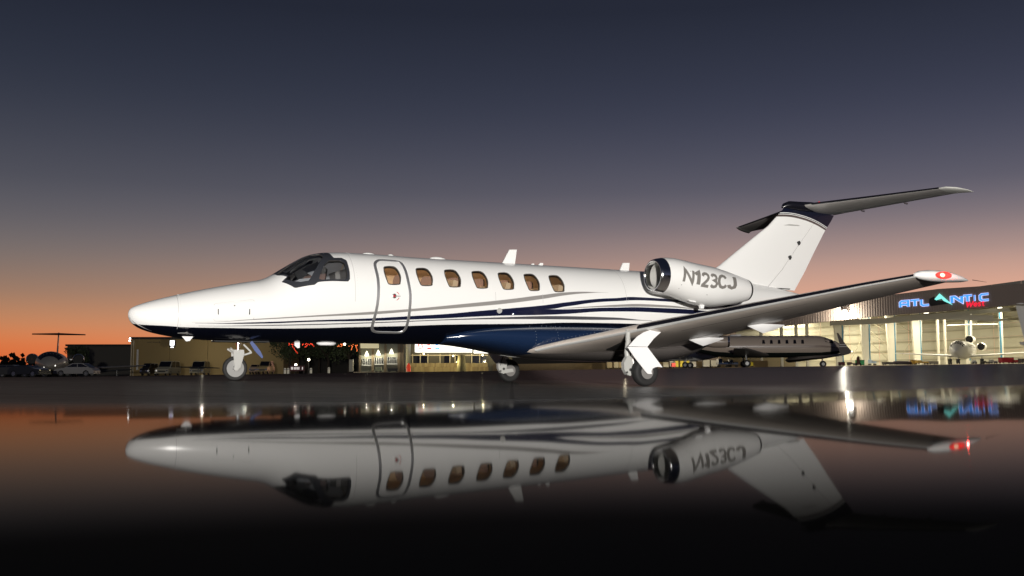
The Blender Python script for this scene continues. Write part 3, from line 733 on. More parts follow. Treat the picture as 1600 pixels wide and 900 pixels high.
    for side in (1, -1):
        fx = (lambda b: b) if side == 1 else mirror_y
        w = fx(surface(WS)).build('wing', UNDER, root, angle=50)
        fx(surface([s for s in WS[4:]], 0, .022, grow=.003, n=8, up=.62, lo=.12)).build('deice_boot', BLACKP, w)
        fx(surface([(a0-.012, h0-.018, a1, h1-.018, l, t*.7) for a0, h0, a1, h1, l, t in WS[1:]], 0, .018, n=6, up=.3, lo=.55)).build('leading_edge', mat('leading_edge_metal', (.82, .82, .80), .38, .5), w)
        # wing tip
        q = MB(); rings = []
        for a, zl, zu, ww in ((10.90,1.735,1.79,.03),(11.0,1.70,1.83,.10),(11.2,1.672,1.855,.17),(11.4,1.665,1.855,.21),(11.6,1.668,1.84,.22),(11.8,1.678,1.80,.19),(12.0,1.69,1.755,.12),(12.12,1.71,1.735,.05)):
            c = (zl+zu)/2; hh = (zu-zl)/2; R = []
            for k in range(16):
                t = 2*PI*k/16; R.append((a, -(7.86 + ww*max(sin(t), -.3)), c + hh*cos(t)*(1 if sin(t) > -.3 else .8)))
            rings.append(R)
        q.loft(rings); fx(q); wt = q.build('wing_tip', WHITE, w)
        q = MB(); q.loft([[(11.36 + .17*cos(2*PI*k/20)*s, -(8.04 + o2), 1.762 + .055*sin(2*PI*k/20)*s) for k in range(20)] for s, o2 in ((1.05, 0), (1, .03), (.7, .05), (.3, .058))]); fx(q)
        q.build('navigation_light', mat('red_lens', (.9, .05, .05), .15, emit=(1, .045, .03), es=1.3) if side == 1 else mat('green_lens', (.05, .6, .2), .15, emit=(.1, 1, .3), es=1.5), wt)
        if side == 1:
            q = MB(); q.loft([[(11.285 + .06*s*cos(2*PI*k/16), -8.09-o2, 1.758 + .034*s*sin(2*PI*k/16)) for k in range(16)] for s, o2 in ((1, 0), (.7, .012), (.2, .018))]); q.build('lamp_core', mat('lamp_core_lit', (1, .8, .6), .2, emit=(1, .36, .20), es=1.5), wt)
        q = MB(); q.tube([(12.1, -8.0, 1.722), (12.45, -8.0, 1.70)], [.006, .002], 6); fx(q); q.build('static_wick', BLACK, wt)
        if side == 1:
            li = bpy.data.lights.new('navigation_glow', 'POINT'); li.energy = 4; li.color = (1, .06, .05); li.shadow_soft_size = .015
            lo = bpy.data.objects.new('navigation_glow', li); COL.objects.link(lo); lo.parent = wt; lo.location = (11.40, -8.22, 1.74)
        # flap track fairings: V keels under the wing
        for l, a0 in ((2.15, 10.72), (3.72, 10.98)):
            hz = .80 + .136*(l-.9) - .035
            q = MB(); rings = []
            for a, d, ww in ((a0-.02, .01, .02), (a0+.2, .09, .10), (a0+.42, .16, .14), (a0+.62, .11, .12), (a0+.95, .01, .02)):
                rings.append([(a, -(l-ww), hz+.02), (a, -(l-ww*.75), hz-d*.35), (a, -l, hz-d), (a, -(l+ww*.75), hz-d*.35), (a, -(l+ww), hz+.02)])
            q.loft(rings); fx(q); q.build('flap_fairing', WHITE2, w)
        # flap and aileron gap lines
        fl = [(10.92, .83, 1.1), (11.05, 1.33, 4.9)]
        q = MB()
        def lowz(l, fr):
            i = 0
            while WS[i+1][4] < l: i += 1
            s0, s1 = WS[i], WS[i+1]; u = (l-s0[4])/(s1[4]-s0[4]); a0 = s0[0]+(s1[0]-s0[0])*u; a1 = s0[2]+(s1[2]-s0[2])*u; h0 = s0[1]+(s1[1]-s0[1])*u; t = s0[5]+(s1[5]-s0[5])*u
            c = a1-a0; y = 5*t*(.2969*sqrt(fr)-.126*fr-.3516*fr**2+.2843*fr**3-.1036*fr**4)*.8*c
            return (a0+fr*c, -l, h0-y-.0015)
        for fr, la, lb in ((.74, 1.3, 7.5), (.24, 3.3, 7.6)):
            pts = [lowz(la+(lb-la)*i/12, fr) for i in range(13)]
            q.loft([[(p[0]-.006, p[1], p[2]), (p[0]+.006, p[1], p[2]), (p[0]+.006, p[1], p[2]+.003), (p[0]-.006, p[1], p[2]+.003)] for p in pts])
        for l in (1.3, 4.95, 7.5, 6.2): 
            p, r = lowz(l, .74), lowz(l, .97); q.bar(p, r, .01, .004)
        fx(q); q.build('panel_gap', DARKM, w, False)
    # ---- engines
    NC = [(10.18,2.300,.325),(10.22,2.302,.345),(10.30,2.305,.365),(10.42,2.305,.385),(10.7,2.29,.410),(11.1,2.22,.44),(11.5,2.155,.455),(11.9,2.125,.445),(12.3,2.105,.40),(12.7,2.09,.335),(13.0,2.082,.275),(13.15,2.08,.235)]
    NCC = [(a, c) for a, c, r in NC]; NCR = [(a, r) for a, c, r in NC]
    def nac(a, e, off=0.):
        r = interp(NCR, a)+off; t = radians(e); return (a, 1.37 + r*cos(t), interp(NCC, a) + r*sin(t))
    for side in (1, -1):
        fx = (lambda b: b) if side == 1 else mirror_y
        st = [10.42+.13*i for i in range(21)] + [13.15]
        q = MB(); rr = [[J(nac(a, 360*k/48)) for k in range(48)] for a in st]
        rr += [[J(nac(13.15, 360*k/48, -.012)) for k in range(48)], [J((12.8, 1.37 + .20*cos(2*PI*k/48), 2.085 + .20*sin(2*PI*k/48))) for k in range(48)]]
        q.loft(rr, caps=False); fx(q); en = q.build('engine_nacelle', WHITE, root, angle=70)
        q = MB(); prof = [(10.42,.385,0),(10.36,.376,0),(10.30,.367,0),(10.24,.352,0),(10.20,.336,0),(10.18,.318,0),(10.185,.302,0),(10.21,.292,0),(10.27,.285,0),(10.34,.283,0)]
        q.loft([[J((a, 1.37 + r*cos(2*PI*k/48), 2.303 + r*sin(2*PI*k/48))) for k in range(48)] for a, r, _ in prof], caps=False); fx(q); q.build('inlet_lip', CHROME, en, angle=90)
        q = MB(); q.loft([[J((a, 1.37 + r*cos(2*PI*k/40), 2.30 + r*sin(2*PI*k/40))) for k in range(40)] for a, r in ((10.34,.283),(10.6,.29),(10.95,.30))], caps=False); fx(q); q.build('inlet_duct', GREYM, en, angle=90)
        q = MB()
        for k in range(22):
            t = 2*PI*k/22; t2 = t+.2
            q.add([J((10.90, 1.37+.07*cos(t), 2.29+.07*sin(t))), J((10.97, 1.37+.07*cos(t2), 2.29+.07*sin(t2))), J((10.99, 1.37+.298*cos(t2+.1), 2.29+.298*sin(t2+.1))), J((10.86, 1.37+.298*cos(t+.05), 2.29+.298*sin(t+.05)))], [(0, 1, 2, 3)])
        q.lathe([(10.72, .005), (10.80, .04), (10.92, .075), (10.96, .075)], J((0, 1.37, 2.29)), (1, 0, 0), 20)
        q.lathe([(11.0, .30), (11.01, .0)], J((0, 1.37, 2.29)), (1, 0, 0), 20); fx(q); q.build('fan', DARKM, en)
        q = MB(); q.lathe([(12.75, .21), (13.02, .20), (13.20, .175)], J((0, 1.37, 2.08)), (1, 0, 0), 28, False); q.lathe([(12.75, .12), (13.1, .1), (13.3, .01)], J((0, 1.37, 2.08)), (1, 0, 0), 20)
        fx(q); q.build('exhaust_nozzle', DARKM, en)
        ribs = [(13.12, e) for e in range(0, 360, 8)]
        q = MB(); q.loft([[J(nac(a, 360*k/48, o2)) for k in range(48)] for a, o2 in ((13.085, .001), (13.09, .004), (13.15, .004), (13.155, -.002))], caps=False); fx(q); q.build('exhaust_ring', DARKM, en)
        # lug and drain mast under the nacelle
        q = MB(); p = nac(11.62, -82); q.prism([(11.56, p[2]+.02), (11.70, p[2]+.02), (11.67, p[2]-.075), (11.58, p[2]-.075)], lambda u, v, t: (u, -p[1]+t, v), -.03, .03); fx(q); q.build('drain_mast', WHITE2, en)
        q = MB(); p = nac(11.25, -70); q.prism([(11.12, p[2]+.01), (11.36, p[2]+.0), (11.34, p[2]-.03), (11.16, p[2]-.012)], lambda u, v, t: (u, -p[1]+t, v), -.03, .03); fx(q); q.build('cooling_scoop', WHITE2, en)
        q = MB()
        for a, e in ((11.12,78),(11.18,76),(10.75,-28),(10.82,12),(10.8,4),(10.72,-42),(11.52,-34),(11.0,20)):
            p = J(nac(a, e, .001)); q.lathe([(0, .009), (.003, .009)], p, (0, -1, 0), 8)
        fx(q); q.build('panel_fastener', DARKM, en)
        # pylon
        q = MB(); rings = []
        for l, a0, a1, th in ((.55,10.6,13.3,.09),(.80,10.75,13.2,.085),(1.1,10.9,12.9,.07)):
            rings.append([(a0 + (a1-a0)*x, -l, 2.02 + y*2.6) for x, y in naca(th, 10, 0, 1, .5, .5)])
        q.loft(rings); fx(q); q.build('pylon', WHITE, root, angle=60)
        # registration
        cells = (('N', 0, .15), ('1', .178, .258), ('2', .318, .44), ('3', .482, .60), ('C', .64, .79), ('J', .85, 1.0))
        wide = {'N': .72, '1': .3, '2': .66, '3': .64, 'C': .66, 'J': .44}
        for ch, u0, u1 in cells:
            def lp(u, v, t, u0=u0, u1=u1, ch=ch):
                U = u0 + (u1-u0)*u/wide[ch]
                if side == -1: U = u0 + (u1-u0)*u/wide[ch]; U2 = 1-U
                else: U2 = U
                a = 10.81 + 1.62*U2 + (v-.5)*.05*side; r = interp(NCR, a); hh = .285 - .03*U2
                e = degrees(asin(max(min((-.12 + .09*U2 + v*hh)/max(r, .3), .97), -.97))); p = nac(a, e, t); return (p[0], -p[1]*side, p[2])
            q = MB()
            for st in STROKES[ch]: strip(resample(st, .12), .235 if ch != 'N' else .20, lp, q, .001, .004)
            q.build('registration_letter', GREYP, en, False)
        # the whole engine sits a little further aft and is a little shorter than first drawn
        def remap(o):
            for v in o.data.vertices: v.co.x = 10.42 + .8687*(v.co.x-10.18)
            for c in kids(o): remap(c)
        remap(en)
    # ---- fin, rudder, tailplane
    FS = [(12.35,2.25,15.72,2.28),(13.32,2.773,16.08,2.773),(14.08,3.298,16.42,3.298),(14.90,3.858,16.80,3.858),(15.25,4.17,17.02,4.12),(15.45,4.36,17.13,4.28)]
    FN = [(a0, h0, a1, h1, 0, .085) for a0, h0, a1, h1 in FS]
    finm = bpy.data.materials.new('fin_paint'); finm.use_nodes = True; N = finm.node_tree.nodes; K = finm.node_tree.links; bb = N['Principled BSDF']
    t = N.new('ShaderNodeTexCoord'); s = N.new('ShaderNodeSeparateXYZ'); K.new(t.outputs['Object'], s.inputs[0])
    mr = N.new('ShaderNodeMapRange'); mr.inputs['From Min'].default_value = 15; mr.inputs['From Max'].default_value = 17.2; K.new(s.outputs['X'], mr.inputs['Value'])
    fc = N.new('ShaderNodeFloatCurve'); K.new(mr.outputs[0], fc.inputs['Value']); cv = fc.mapping.curves[0]
    pts = [((a-15)/2.2, h-3.8) for a, h in ((15, 4.225), (15.229, 4.23), (15.565, 4.239), (15.883, 4.214), (16.375, 4.127), (16.807, 3.993), (17.2, 3.84))]
    cv.points[0].location = pts[0]; cv.points[1].location = pts[-1]
    for p in pts[1:-1]: cv.points.new(*p)
    fc.mapping.update()
    d = N.new('ShaderNodeMath'); d.operation = 'SUBTRACT'; K.new(s.outputs['Z'], d.inputs[0]); K.new(fc.outputs[0], d.inputs[1])
    d2 = N.new('ShaderNodeMapRange'); d2.inputs['From Min'].default_value = 3.5; d2.inputs['From Max'].default_value = 4.0; K.new(d.outputs[0], d2.inputs['Value'])
    cr = N.new('ShaderNodeValToRGB'); cr.color_ramp.interpolation = 'CONSTANT'; e = cr.color_ramp.elements
    WH = (.80, .80, .785, 1); NV = (.006, .008, .02, 1); BR = (.10, .08, .075, 1)
    e[0].position = 0; e[0].color = WH; e[1].position = .36; e[1].color = BR
    for p, c in ((.475, WH), (.505, NV), (.545, WH), (.58, NV)): x = e.new(p); x.color = c
    K.new(d2.outputs[0], cr.inputs[0]); K.new(cr.outputs[0], bb.inputs['Base Color']); bb.inputs['Roughness'].default_value = .25
    surface(FN, 0, .70, True, up=.5, lo=.5).build('fin', finm, root, angle=50)
    surface(FN[:], .707, 1, True, up=.5, lo=.5, n=8).build('rudder', finm, root, angle=50)
    # dorsal fairing and tail cone lip under the rudder
    q = MB(); q.loft([[(a, ww*cos(2*PI*k/16), h + hh*sin(2*PI*k/16)) for k in range(16)] for a, ww, hh, h in ((15.38,.03,.02,4.36),(15.46,.10,.07,4.41),(15.6,.16,.11,4.425),(15.9,.19,.13,4.415),(16.3,.19,.135,4.43),(16.7,.14,.12,4.43),(17.05,.07,.07,4.38),(17.2,.02,.02,4.34))]); q.build('tail_bullet', BLACKP, root)
    for side in (1, -1):
        fx = (lambda b: b) if side == 1 else mirror_y
        SS = [(15.92,4.43,17.12,4.285,.04,.10),(15.99,4.43,17.13,4.29,.4,.10),(16.40,4.425,17.22,4.30,1.71,.10),(16.90,4.415,17.40,4.325,3.45,.09)]
        tp = fx(surface(SS, 0, .74, up=.5, lo=.5)).build('tailplane', mat('tailplane_paint', (.36, .345, .33), .3), root, angle=50)
        fx(surface(SS, .755, 1, up=.5, lo=.5, n=8)).build('elevator', mat('elevator_paint', (.30, .30, .295), .35), tp, angle=50)
        fx(surface([(a0-.012, h0+.004, a1, h1, l, t*1.05) for a0, h0, a1, h1, l, t in SS[1:]], 0, .09, grow=.004, n=8, up=.55, lo=.30)).build('deice_boot', BLACKP, tp)
        q = surface([(16.90,4.415,17.40,4.325,3.45,.09),(16.93,4.418,17.46,4.325,3.60,.11),(17.12,4.40,17.54,4.32,3.74,.10),(17.38,4.36,17.6,4.318,3.83,.06)], up=.5, lo=.5); fx(q); q.build('tailplane_tip', mat('grey_white_paint', (.55, .55, .52), .3), tp)
        q = MB()
        for l in (1.0, 2.3): q.prism([(17.12+.03*l, 4.27), (17.26+.03*l, 4.27), (17.24+.03*l, 4.23), (17.16+.03*l, 4.24)], lambda u, v, t: (u-.12, -l+t, v), -.012, .012)
        fx(q); q.build('hinge_fitting', ALU, tp)
    q = MB(); q.lathe([(0, .035), (.03, .033), (.05, .02), (.055, 0)], (16.63, 0, 4.555), (0, 0, 1), 14); q.build('beacon', mat('beacon_red', (.5, .01, .02), .2, emit=(1, .03, .05), es=.35), root)
    q = MB(); q.prism([(15.33, 3.895), (15.78, 3.905), (15.86, 3.915), (15.78, 3.93), (15.5, 3.93)], lambda u, v, t: (u, -.105+t, v), -.008, .008); q.build('logo_light', GREYM, root)
    for a, h in ((15.807, 3.477), (15.5, 3.097)):
        q = MB(); q.prism([(a-.05, h+.02), (a, h+.05), (a+.04, h), (a, h-.06)], lambda u, v, t: (u, -.115+t, v), -.02, .02); q.build('rudder_hinge', DARKM, root)
    q = MB(); q.box(14.85, 15.5, -.09, .09, 2.295, 2.315); q.build('rudder_slot', BLACK, root, False)

    # ---- landing gear
    def wheel(a, l, h, r, w, rr, parent, spokes, ou=1):
        q = MB(); prof = []
        for i in range(13):
            t = PI*i/12; prof.append((-w/2*cos(t), r - (r-rr)*.55*(1-sin(t)**.6)))
        prof = [(-w*.42, rr)] + prof + [(w*.42, rr)]
        q.lathe(prof, (a, -l, h), (0, -1, 0), 40, False)
        ty = q.build('tyre', RUBBER, parent, angle=60)
        q = MB(); q.lathe([(-w*.45, rr*1.02), (-w*.40, rr*.90), (-w*.2, rr*.84), (-w*.1, .02)], (a, -l, h), (0, -1, 0), 36, True)
        q.lathe([(w*.45, rr*1.03), (w*.44, rr*.97), (w*.34, rr*.90), (w*.26, rr*.86), (w*.24, rr*.42), (w*.36, rr*.34), (w*.38, rr*.20), (w*.42, rr*.18), (w*.43, .0)], (a, -l, h), (0, -1, 0), 36, True)
        rim = q.build('rim', mat('nose_rim_grey', (.34, .34, .33), .32, .3) if spokes == 6 else mat('main_rim_grey', (.26, .25, .24), .35, .3), parent, angle=30)
        q = MB()
        for k in range(spokes):
            t = 2*PI*k/spokes; c = (a + cos(t)*rr*.64, -l - w*.262, h + sin(t)*rr*.64)
            q.lathe([(0, rr*(.20 if spokes > 6 else .09)), (.004, rr*(.20 if spokes > 6 else .09))], c, (0, -1, 0), 10)
        q.build('rim_hole', BLACK, rim)
        q = MB(); q.loft([[(a + cos(2*PI*k/36)*r2, -l - d2, h + sin(2*PI*k/36)*r2) for k in range(36)] for r2, d2 in ((rr*.90, w*.345), (rr*.93, w*.39), (rr*.96, w*.435))], caps=False); q.build('rim_edge', DARKM, rim)
        q = MB()
        for k in range(6):
            t = 2*PI*k/6+.3; c = (a + cos(t)*rr*.27, -l - w*.36, h + sin(t)*rr*.27); q.lathe([(0, .012), (.012, .010)], c, (0, -1, 0), 6)
        q.build('wheel_bolt', DARKM, rim)
    for side, zc in ((1, -.051), (-1, .001)):
        def P(a, l, h): return (a, -side*l, h)
        g = bpy.data.objects.new('main_gear', None); COL.objects.link(g); g.parent = root
        wheel(9.151, side*2.86, zc+.279, .28, .20*side, .135, g, 10)
        q = MB()
        q.tube([P(8.93, 2.62, 1.05), P(8.90, 2.66, .80), P(8.86, 2.68, .60), P(8.87, 2.69, .50)], [.05, .048, .052, .05], 14); q.build('shock_strut', GREYM, g)
        q = MB(); q.prism([(8.84,.56),(8.93,.55),(9.00,.44),(8.97,.27),(8.90,.17),(8.82,.20),(8.76,.30),(8.75,.42)], lambda u, v, t: P(u, 2.69+t, v+zc+.03), -.05, .05)
        q.prism([(8.86,.30),(9.16,.32),(9.19,.24),(8.90,.20)], lambda u, v, t: P(u, 2.70+t, v+zc+.01), -.03, .03); q.build('trailing_link', GREYM, g)
        q = MB(); q.lathe([(-.06, .03), (.062, .03), (.07, .0)], P(8.90, 2.69, .32+zc), (0, -side, 0), 12); q.lathe([(-.05, .022), (.055, .022)], P(8.82, 2.69, .27+zc), (0, -side, 0), 10); q.build('pivot_pin', DARKM, g)
        q = MB(); q.tube([P(8.96, 2.62, .95), P(8.95, 2.72, .62), P(8.97, 2.74, .36)], .018, 8); q.tube([P(9.2, 2.2, 1.0), P(8.93, 2.62, .62)], .025, 8); q.build('side_brace', ALU, g)
        q = MB(); q.tube([P(8.92, 2.61, .95), P(8.90, 2.60, .72), P(8.83, 2.63, .5), P(8.80, 2.66, .33)], .009, 6); q.build('brake_hose', BLACK, g)
        # two-panel outboard door
        q = MB(); up = [(8.674,.715),(8.863,.905),(9.0,.985),(9.142,1.033),(9.30,1.075),(9.429,1.10),(9.50,1.085),(9.528,1.056),(9.44,1.02),(9.382,.977),(9.25,.87),(9.118,.712)]
        q.prism(up, lambda u, v, t: P(u, 3.0 + (v-.71)*.16 + t, v), -.008, .008); q.build('upper_gear_door', WHITE2, g, angle=30)
        q = MB(); lo = [(8.653,.705),(8.807,.515),(9.058,.247),(9.10,.205),(9.13,.188),(9.222,.188),(9.205,.225),(9.212,.262),(9.235,.292),(9.297,.318),(9.36,.326),(9.47,.316),(9.118,.706)]
        q.prism(lo, lambda u, v, t: P(u, 3.0 + t, v), -.008, .008); q.build('lower_gear_door', WHITE2, g, angle=30)
        q = MB(); q.loft([[P(8.75 + .02*i + (1.35-.06*i)*x, l, .80 + .136*(l-.9) - .075) for x, l in ((.0, 1.55-.02*i), (.25, 1.25), (.6, 1.15), (1., 1.5), (.75, 1.9), (.3, 2.3), (.1, 2.3))] for i in (0, 1)])
        zwell = [P(x, l, .80+.136*(l-.9) - .155 + dz) for dz in (0, .03) for x, l in ((9.05, 2.55), (9.35, 2.62), (9.62, 2.3), (9.85, 1.55), (9.7, 1.25), (9.35, 1.2))]
        q = MB(); q.add(zwell, [(0,1,2,3,4,5), (11,10,9,8,7,6)] + [(i, (i+1) % 6, 6+(i+1) % 6, 6+i) for i in range(6)]); q.build('wheel_well', BLACK, g, False)
    g = bpy.data.objects.new('nose_gear', None); COL.objects.link(g); g.parent = root
    wheel(1.91, 0, .288, .228, .11, .155, g, 6)
    q = MB(); q.tube([(1.965, 0, .84), (1.96, 0, .62)], .030, 14); q.lathe([(0, .052), (.02, .052)], (1.965, 0, .735), (0, 0, 1), 14); q.build('oleo_strut', CHROME, g)
    q = MB(); q.prism([(1.86,.615),(2.05,.615),(2.06,.57),(1.995,.30),(1.945,.265),(1.895,.30),(1.855,.55)], lambda u, v, t: (u, t-.085, v), -.012, .012)
    q.prism([(1.86,.615),(2.05,.615),(2.06,.57),(1.995,.30),(1.945,.265),(1.895,.30),(1.855,.55)], lambda u, v, t: (u, t+.085, v), -.012, .012)
    q.box(1.87, 2.05, -.095, .095, .565, .635); q.lathe([(-.11, .035), (.11, .035)], (1.92, 0, .288), (0, -1, 0), 14); q.lathe([(.10, .05), (.112, .05), (.114, .02)], (1.92, 0, .288), (0, -1, 0), 6); q.build('fork', GREYM, g)
    q = MB(); q.tube([(1.88, -.05, .60), (1.80, -.07, .655)], [.022, .03], 10); q.tube([(1.86, .05, .6), (1.78, .07, .65)], [.02, .02], 8); q.build('tow_lug', GREYM, g)
    q = MB(); q.bar((2.05, -.04, .735), (2.19, -.04, .60), .03, .03); q.bar((2.19, -.04, .605), (2.16, -.04, .565), .03, .03); q.bar((2.17, -.04, .575), (2.0, -.04, .52), .032, .03); q.lathe([(-.03, .022), (.03, .022)], (2.185, -.04, .585), (0, 1, 0), 10); q.build('torque_link', GREYM, g)
    q = MB(); q.prism([(2.13,.76),(2.17,.80),(2.26,.70),(2.33,.61),(2.385,.50),(2.36,.475),(2.30,.535),(2.22,.62)], lambda u, v, t: (u, -.20+t, v), -.006, .006); q.build('nose_gear_door', mat('door_inner_blue', (.09, .12, .26), .3), g, angle=30)
    q = MB(); q.box(1.5, 2.5, -.16, .16, .775, .80); q.build('nose_wheel_well', BLACK, g, False)
    return root
jet()
# ------------------------------------------------------------------ far side of the apron
def HH(py, y): return CAM_H + y*tan(PITCH + atan((450-py)/1601))
def XX(px, y, z=2.): return (px-800)/1601*(y*cos(PITCH) + (z-CAM_H)*sin(PITCH))

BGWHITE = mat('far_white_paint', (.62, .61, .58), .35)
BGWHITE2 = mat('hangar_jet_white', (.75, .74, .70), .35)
BGGREY = mat('far_grey_paint', (.22, .20, .18), .35)
DGLASS = mat('dark_glass', (.01, .01, .015), .08)
def air_jet(name, label, x, y, yaw, P, group=None):
    """small jet seen far off. yaw: direction of the nose, 0 = towards +x. P: sizes"""
    z0 = zg(x, y)
    root = thing(name, label, 'airplane', (x, y, z0), yaw, group)
    Ln, R, hc = P['len'], P['r'], P['hc']; paint = P.get('paint', BGWHITE); low = P.get('low', paint)
    n0 = Ln*.5
    prof = [(0,.03,-.25),(.01,.18,-.22),(.03,.36,-.17),(.07,.62,-.1),(.11,.82,-.03),(.15,.97,0),(.2,1,0),(.62,1,0),(.72,.92,.05),(.82,.68,.22),(.92,.38,.42),(1.,.12,.6)]
    q = MB(); q.loft([[(n0-Ln*t, R*r*cos(2*PI*k/24)*P.get('wide', 1), hc + R*dz + R*r*sin(2*PI*k/24)) for k in range(24)] for t, r, dz in prof]); q.build('fuselage', paint, root, angle=80)
    # paint band along the belly
    if low is not paint:
        q = MB(); q.loft([[(n0-Ln*t, R*(r+.012)*cos(a)*P.get('wide', 1), hc + R*dz + R*(r+.012)*sin(a)) for a in [PI + radians(34) + (PI-radians(68))*k/14 for k in range(15)]] for t, r, dz in prof], caps=False, closed=False); q.build('belly_paint', low, root)
        for zz in (.02, .12):
            for s in (-1, 1):
                q = MB(); q.loft([[(n0-Ln*t, s*R*(r+.01)*cos(a)*P.get('wide', 1), hc + R*dz + R*(r+.01)*sin(a)) for a in (radians(-6)+zz, radians(-3.5)+zz)] for t, r, dz in prof[2:]], caps=False, closed=False); q.build('stripe', mat('maroon_stripe', (.06, .02, .02), .4), root)
    q = MB()
    def sk(t, a, o=.01):
        for i in range(len(prof)-1):
            if prof[i+1][0] >= t: break
        u = (t-prof[i][0])/(prof[i+1][0]-prof[i][0]); r = prof[i][1]+(prof[i+1][1]-prof[i][1])*u; dz = prof[i][2]+(prof[i+1][2]-prof[i][2])*u
        return (n0-Ln*t, R*(r+o)*cos(a)*P.get('wide', 1), hc + R*dz + R*(r+o)*sin(a))
    NP = P.get('panes', 4)
    if P.get('bigshield'):
        q = MB(); n = 14; q.loft([[sk(t, radians(28+124*i/n), .012) for i in range(n+1)] for t in (.072, .10, .135)], caps=False, closed=False); q.build('windshield', DGLASS, root); NP = 0
    for i in range(NP):
        a0 = radians(25 + 130*i/NP + 1.5); a1 = radians(25 + 130*(i+1)/NP - 3)
        q = MB(); q.add([sk(.082, a0, .015), sk(.082, (a0+a1)/2, .015), sk(.082, a1, .015), sk(.125, a1, .015), sk(.128, (a0+a1)/2, .015), sk(.125, a0, .015)], [(0,1,2,3,4,5)])
        q.build('cockpit_window', DGLASS, root, False)
    nw = P.get('nwin', 6)
    for s in P.get('wsides', (1,)):
        for i in range(nw):
            t = .24 + i*P.get('wstep', .045); q = MB(); A0, A1 = radians(14), radians(36)
            c = [(t, A0), (t+.002, A1), (t+.014, A1), (t+.016, A0)]
            pts = [sk(tt, a if s > 0 else PI-a, .02) for tt, a in c]; q.add(pts, [(0,1,2,3)]); q.build('cabin_window', DGLASS, root, False)
    sp = P['span']/2; wh = hc - R*P.get('wz', .75)
    for s in (1, -1):
        q = MB(); rings = []
        for l, le, ch, h in ((.3*R, .0, Ln*.2, wh), (sp*.98, -Ln*P.get('sweep', .12), Ln*.07, wh + sp*.06), (sp, -Ln*P.get('sweep', .12)-.2, Ln*.05, wh + sp*.063)):
            a0 = n0 - Ln*.42 + le; rings.append([(a0 - ch*xx, s*l, h + ch*yy) for xx, yy in naca(.11, 8)])
        q.loft(rings); q.build('wing', P.get('wpaint', paint), root, angle=60)
        th = P['tailh']; q = MB(); rings = []
        for l, le, ch in ((.05, .0, Ln*.085), (P['tspan']/2, -Ln*.05, Ln*.045)):
            a0 = n0 - Ln*P.get('tpos', .93) + le; rings.append([(a0 - ch*xx, s*l, th + ch*yy) for xx, yy in naca(.17, 8)])
        q.loft(rings); q.build('tailplane', P.get('tpaint', paint), root, angle=60)
        ex = n0 - Ln*.66; ey = s*(R + P['er']*1.05 + P.get('eoff', 0)); ez = hc + R*.42; er = P['er']
        q = MB(); q.lathe([(.15, er*.96), (-.2, er*1.05), (-Ln*.07, er*1.05), (-Ln*.12, er*.75)], (ex, ey, ez), (1, 0, 0), 20, False); en = q.build('engine_nacelle', P.get('epaint', paint), root, angle=80)
        q = MB(); q.lathe([(.08, er*.99), (.2, er*.97), (.24, er*.88), (.18, er*.80), (0, er*.78)], (ex, ey, ez), (1, 0, 0), 20, False); q.build('inlet_lip', CHROME, en, angle=80)
        q = MB(); q.lathe([(-.05, er*.8), (-.06, .01)], (ex, ey, ez), (1, 0, 0), 20, False); q.build('fan', BLACK, en)
        q = MB(); q.box(ex-Ln*.09, ex-Ln*.02, min(s*R*.8, ey), max(s*R*.8, ey), ez-.08, ez+.05); q.build('pylon', paint, root, False)
    fx = n0 - Ln*.80; th = P['finh']
    q = MB(); q.loft([[(a0 - (a0-a1)*xx, yy*1.8, h) for xx, yy in naca(.1, 8, 0, 1, .5, .5)] for a0, a1, h in ((fx, n0-Ln*.97, hc+R*.6), (fx-Ln*P.get('fsw', .13), n0-Ln*1.02, th))]); q.build('fin', P.get('tpaint', paint), root, angle=60)
    if P.get('mid'):
        q = MB(); q.lathe([(.6, er*.95), (.5, er), (-1.8, er), (-3.4, er*.7)], (fx-.3, 0, hc+R*1.35), (1, 0, 0), 20, False); ce = q.build('centre_engine', paint, root, angle=80)
        q = MB(); q.lathe([(.3, er*.9), (.29, .01)], (fx-.3, 0, hc+R*1.35), (1, 0, 0), 20, False); q.build('fan', BLACK, ce)
    for gx, gy, gr in ((n0-Ln*.14, 0, P.get('gr', .28)), (n0-Ln*.56, sp*.22, P.get('gr', .28)*1.15), (n0-Ln*.56, -sp*.22, P.get('gr', .28)*1.15)):
        g = bpy.data.objects.new('landing_gear', None); COL.objects.link(g); g.parent = root
        q = MB(); q.tube([(gx, gy, hc-R*.7), (gx+.1, gy, gr)], .07, 8); q.build('strut', GREYM, g)
        for s in (-1, 1):
            q = MB(); q.lathe([(-.09, gr*.5), (-.09, gr*.9), (-.05, gr), (.05, gr), (.09, gr*.9), (.09, gr*.5)], (gx+.1, gy + s*.14, gr), (0, 1, 0), 18); w = q.build('tyre', RUBBER, g)
            q = MB(); q.lathe([(-.092, gr*.5), (.092, gr*.5)], (gx+.1, gy + s*.14, gr), (0, 1, 0), 16); q.build('rim', GREYM, w)
    for p in P.get('lights', ()):
        q = MB(); q.lathe([(0, .07), (.03, .06), (.05, 0)], p, (1, 0, 0), 10); q.build('nose_light', mat('lit_lens', (1, 1, 1), .2, emit=(1, .95, .85), es=3), root)
    return root

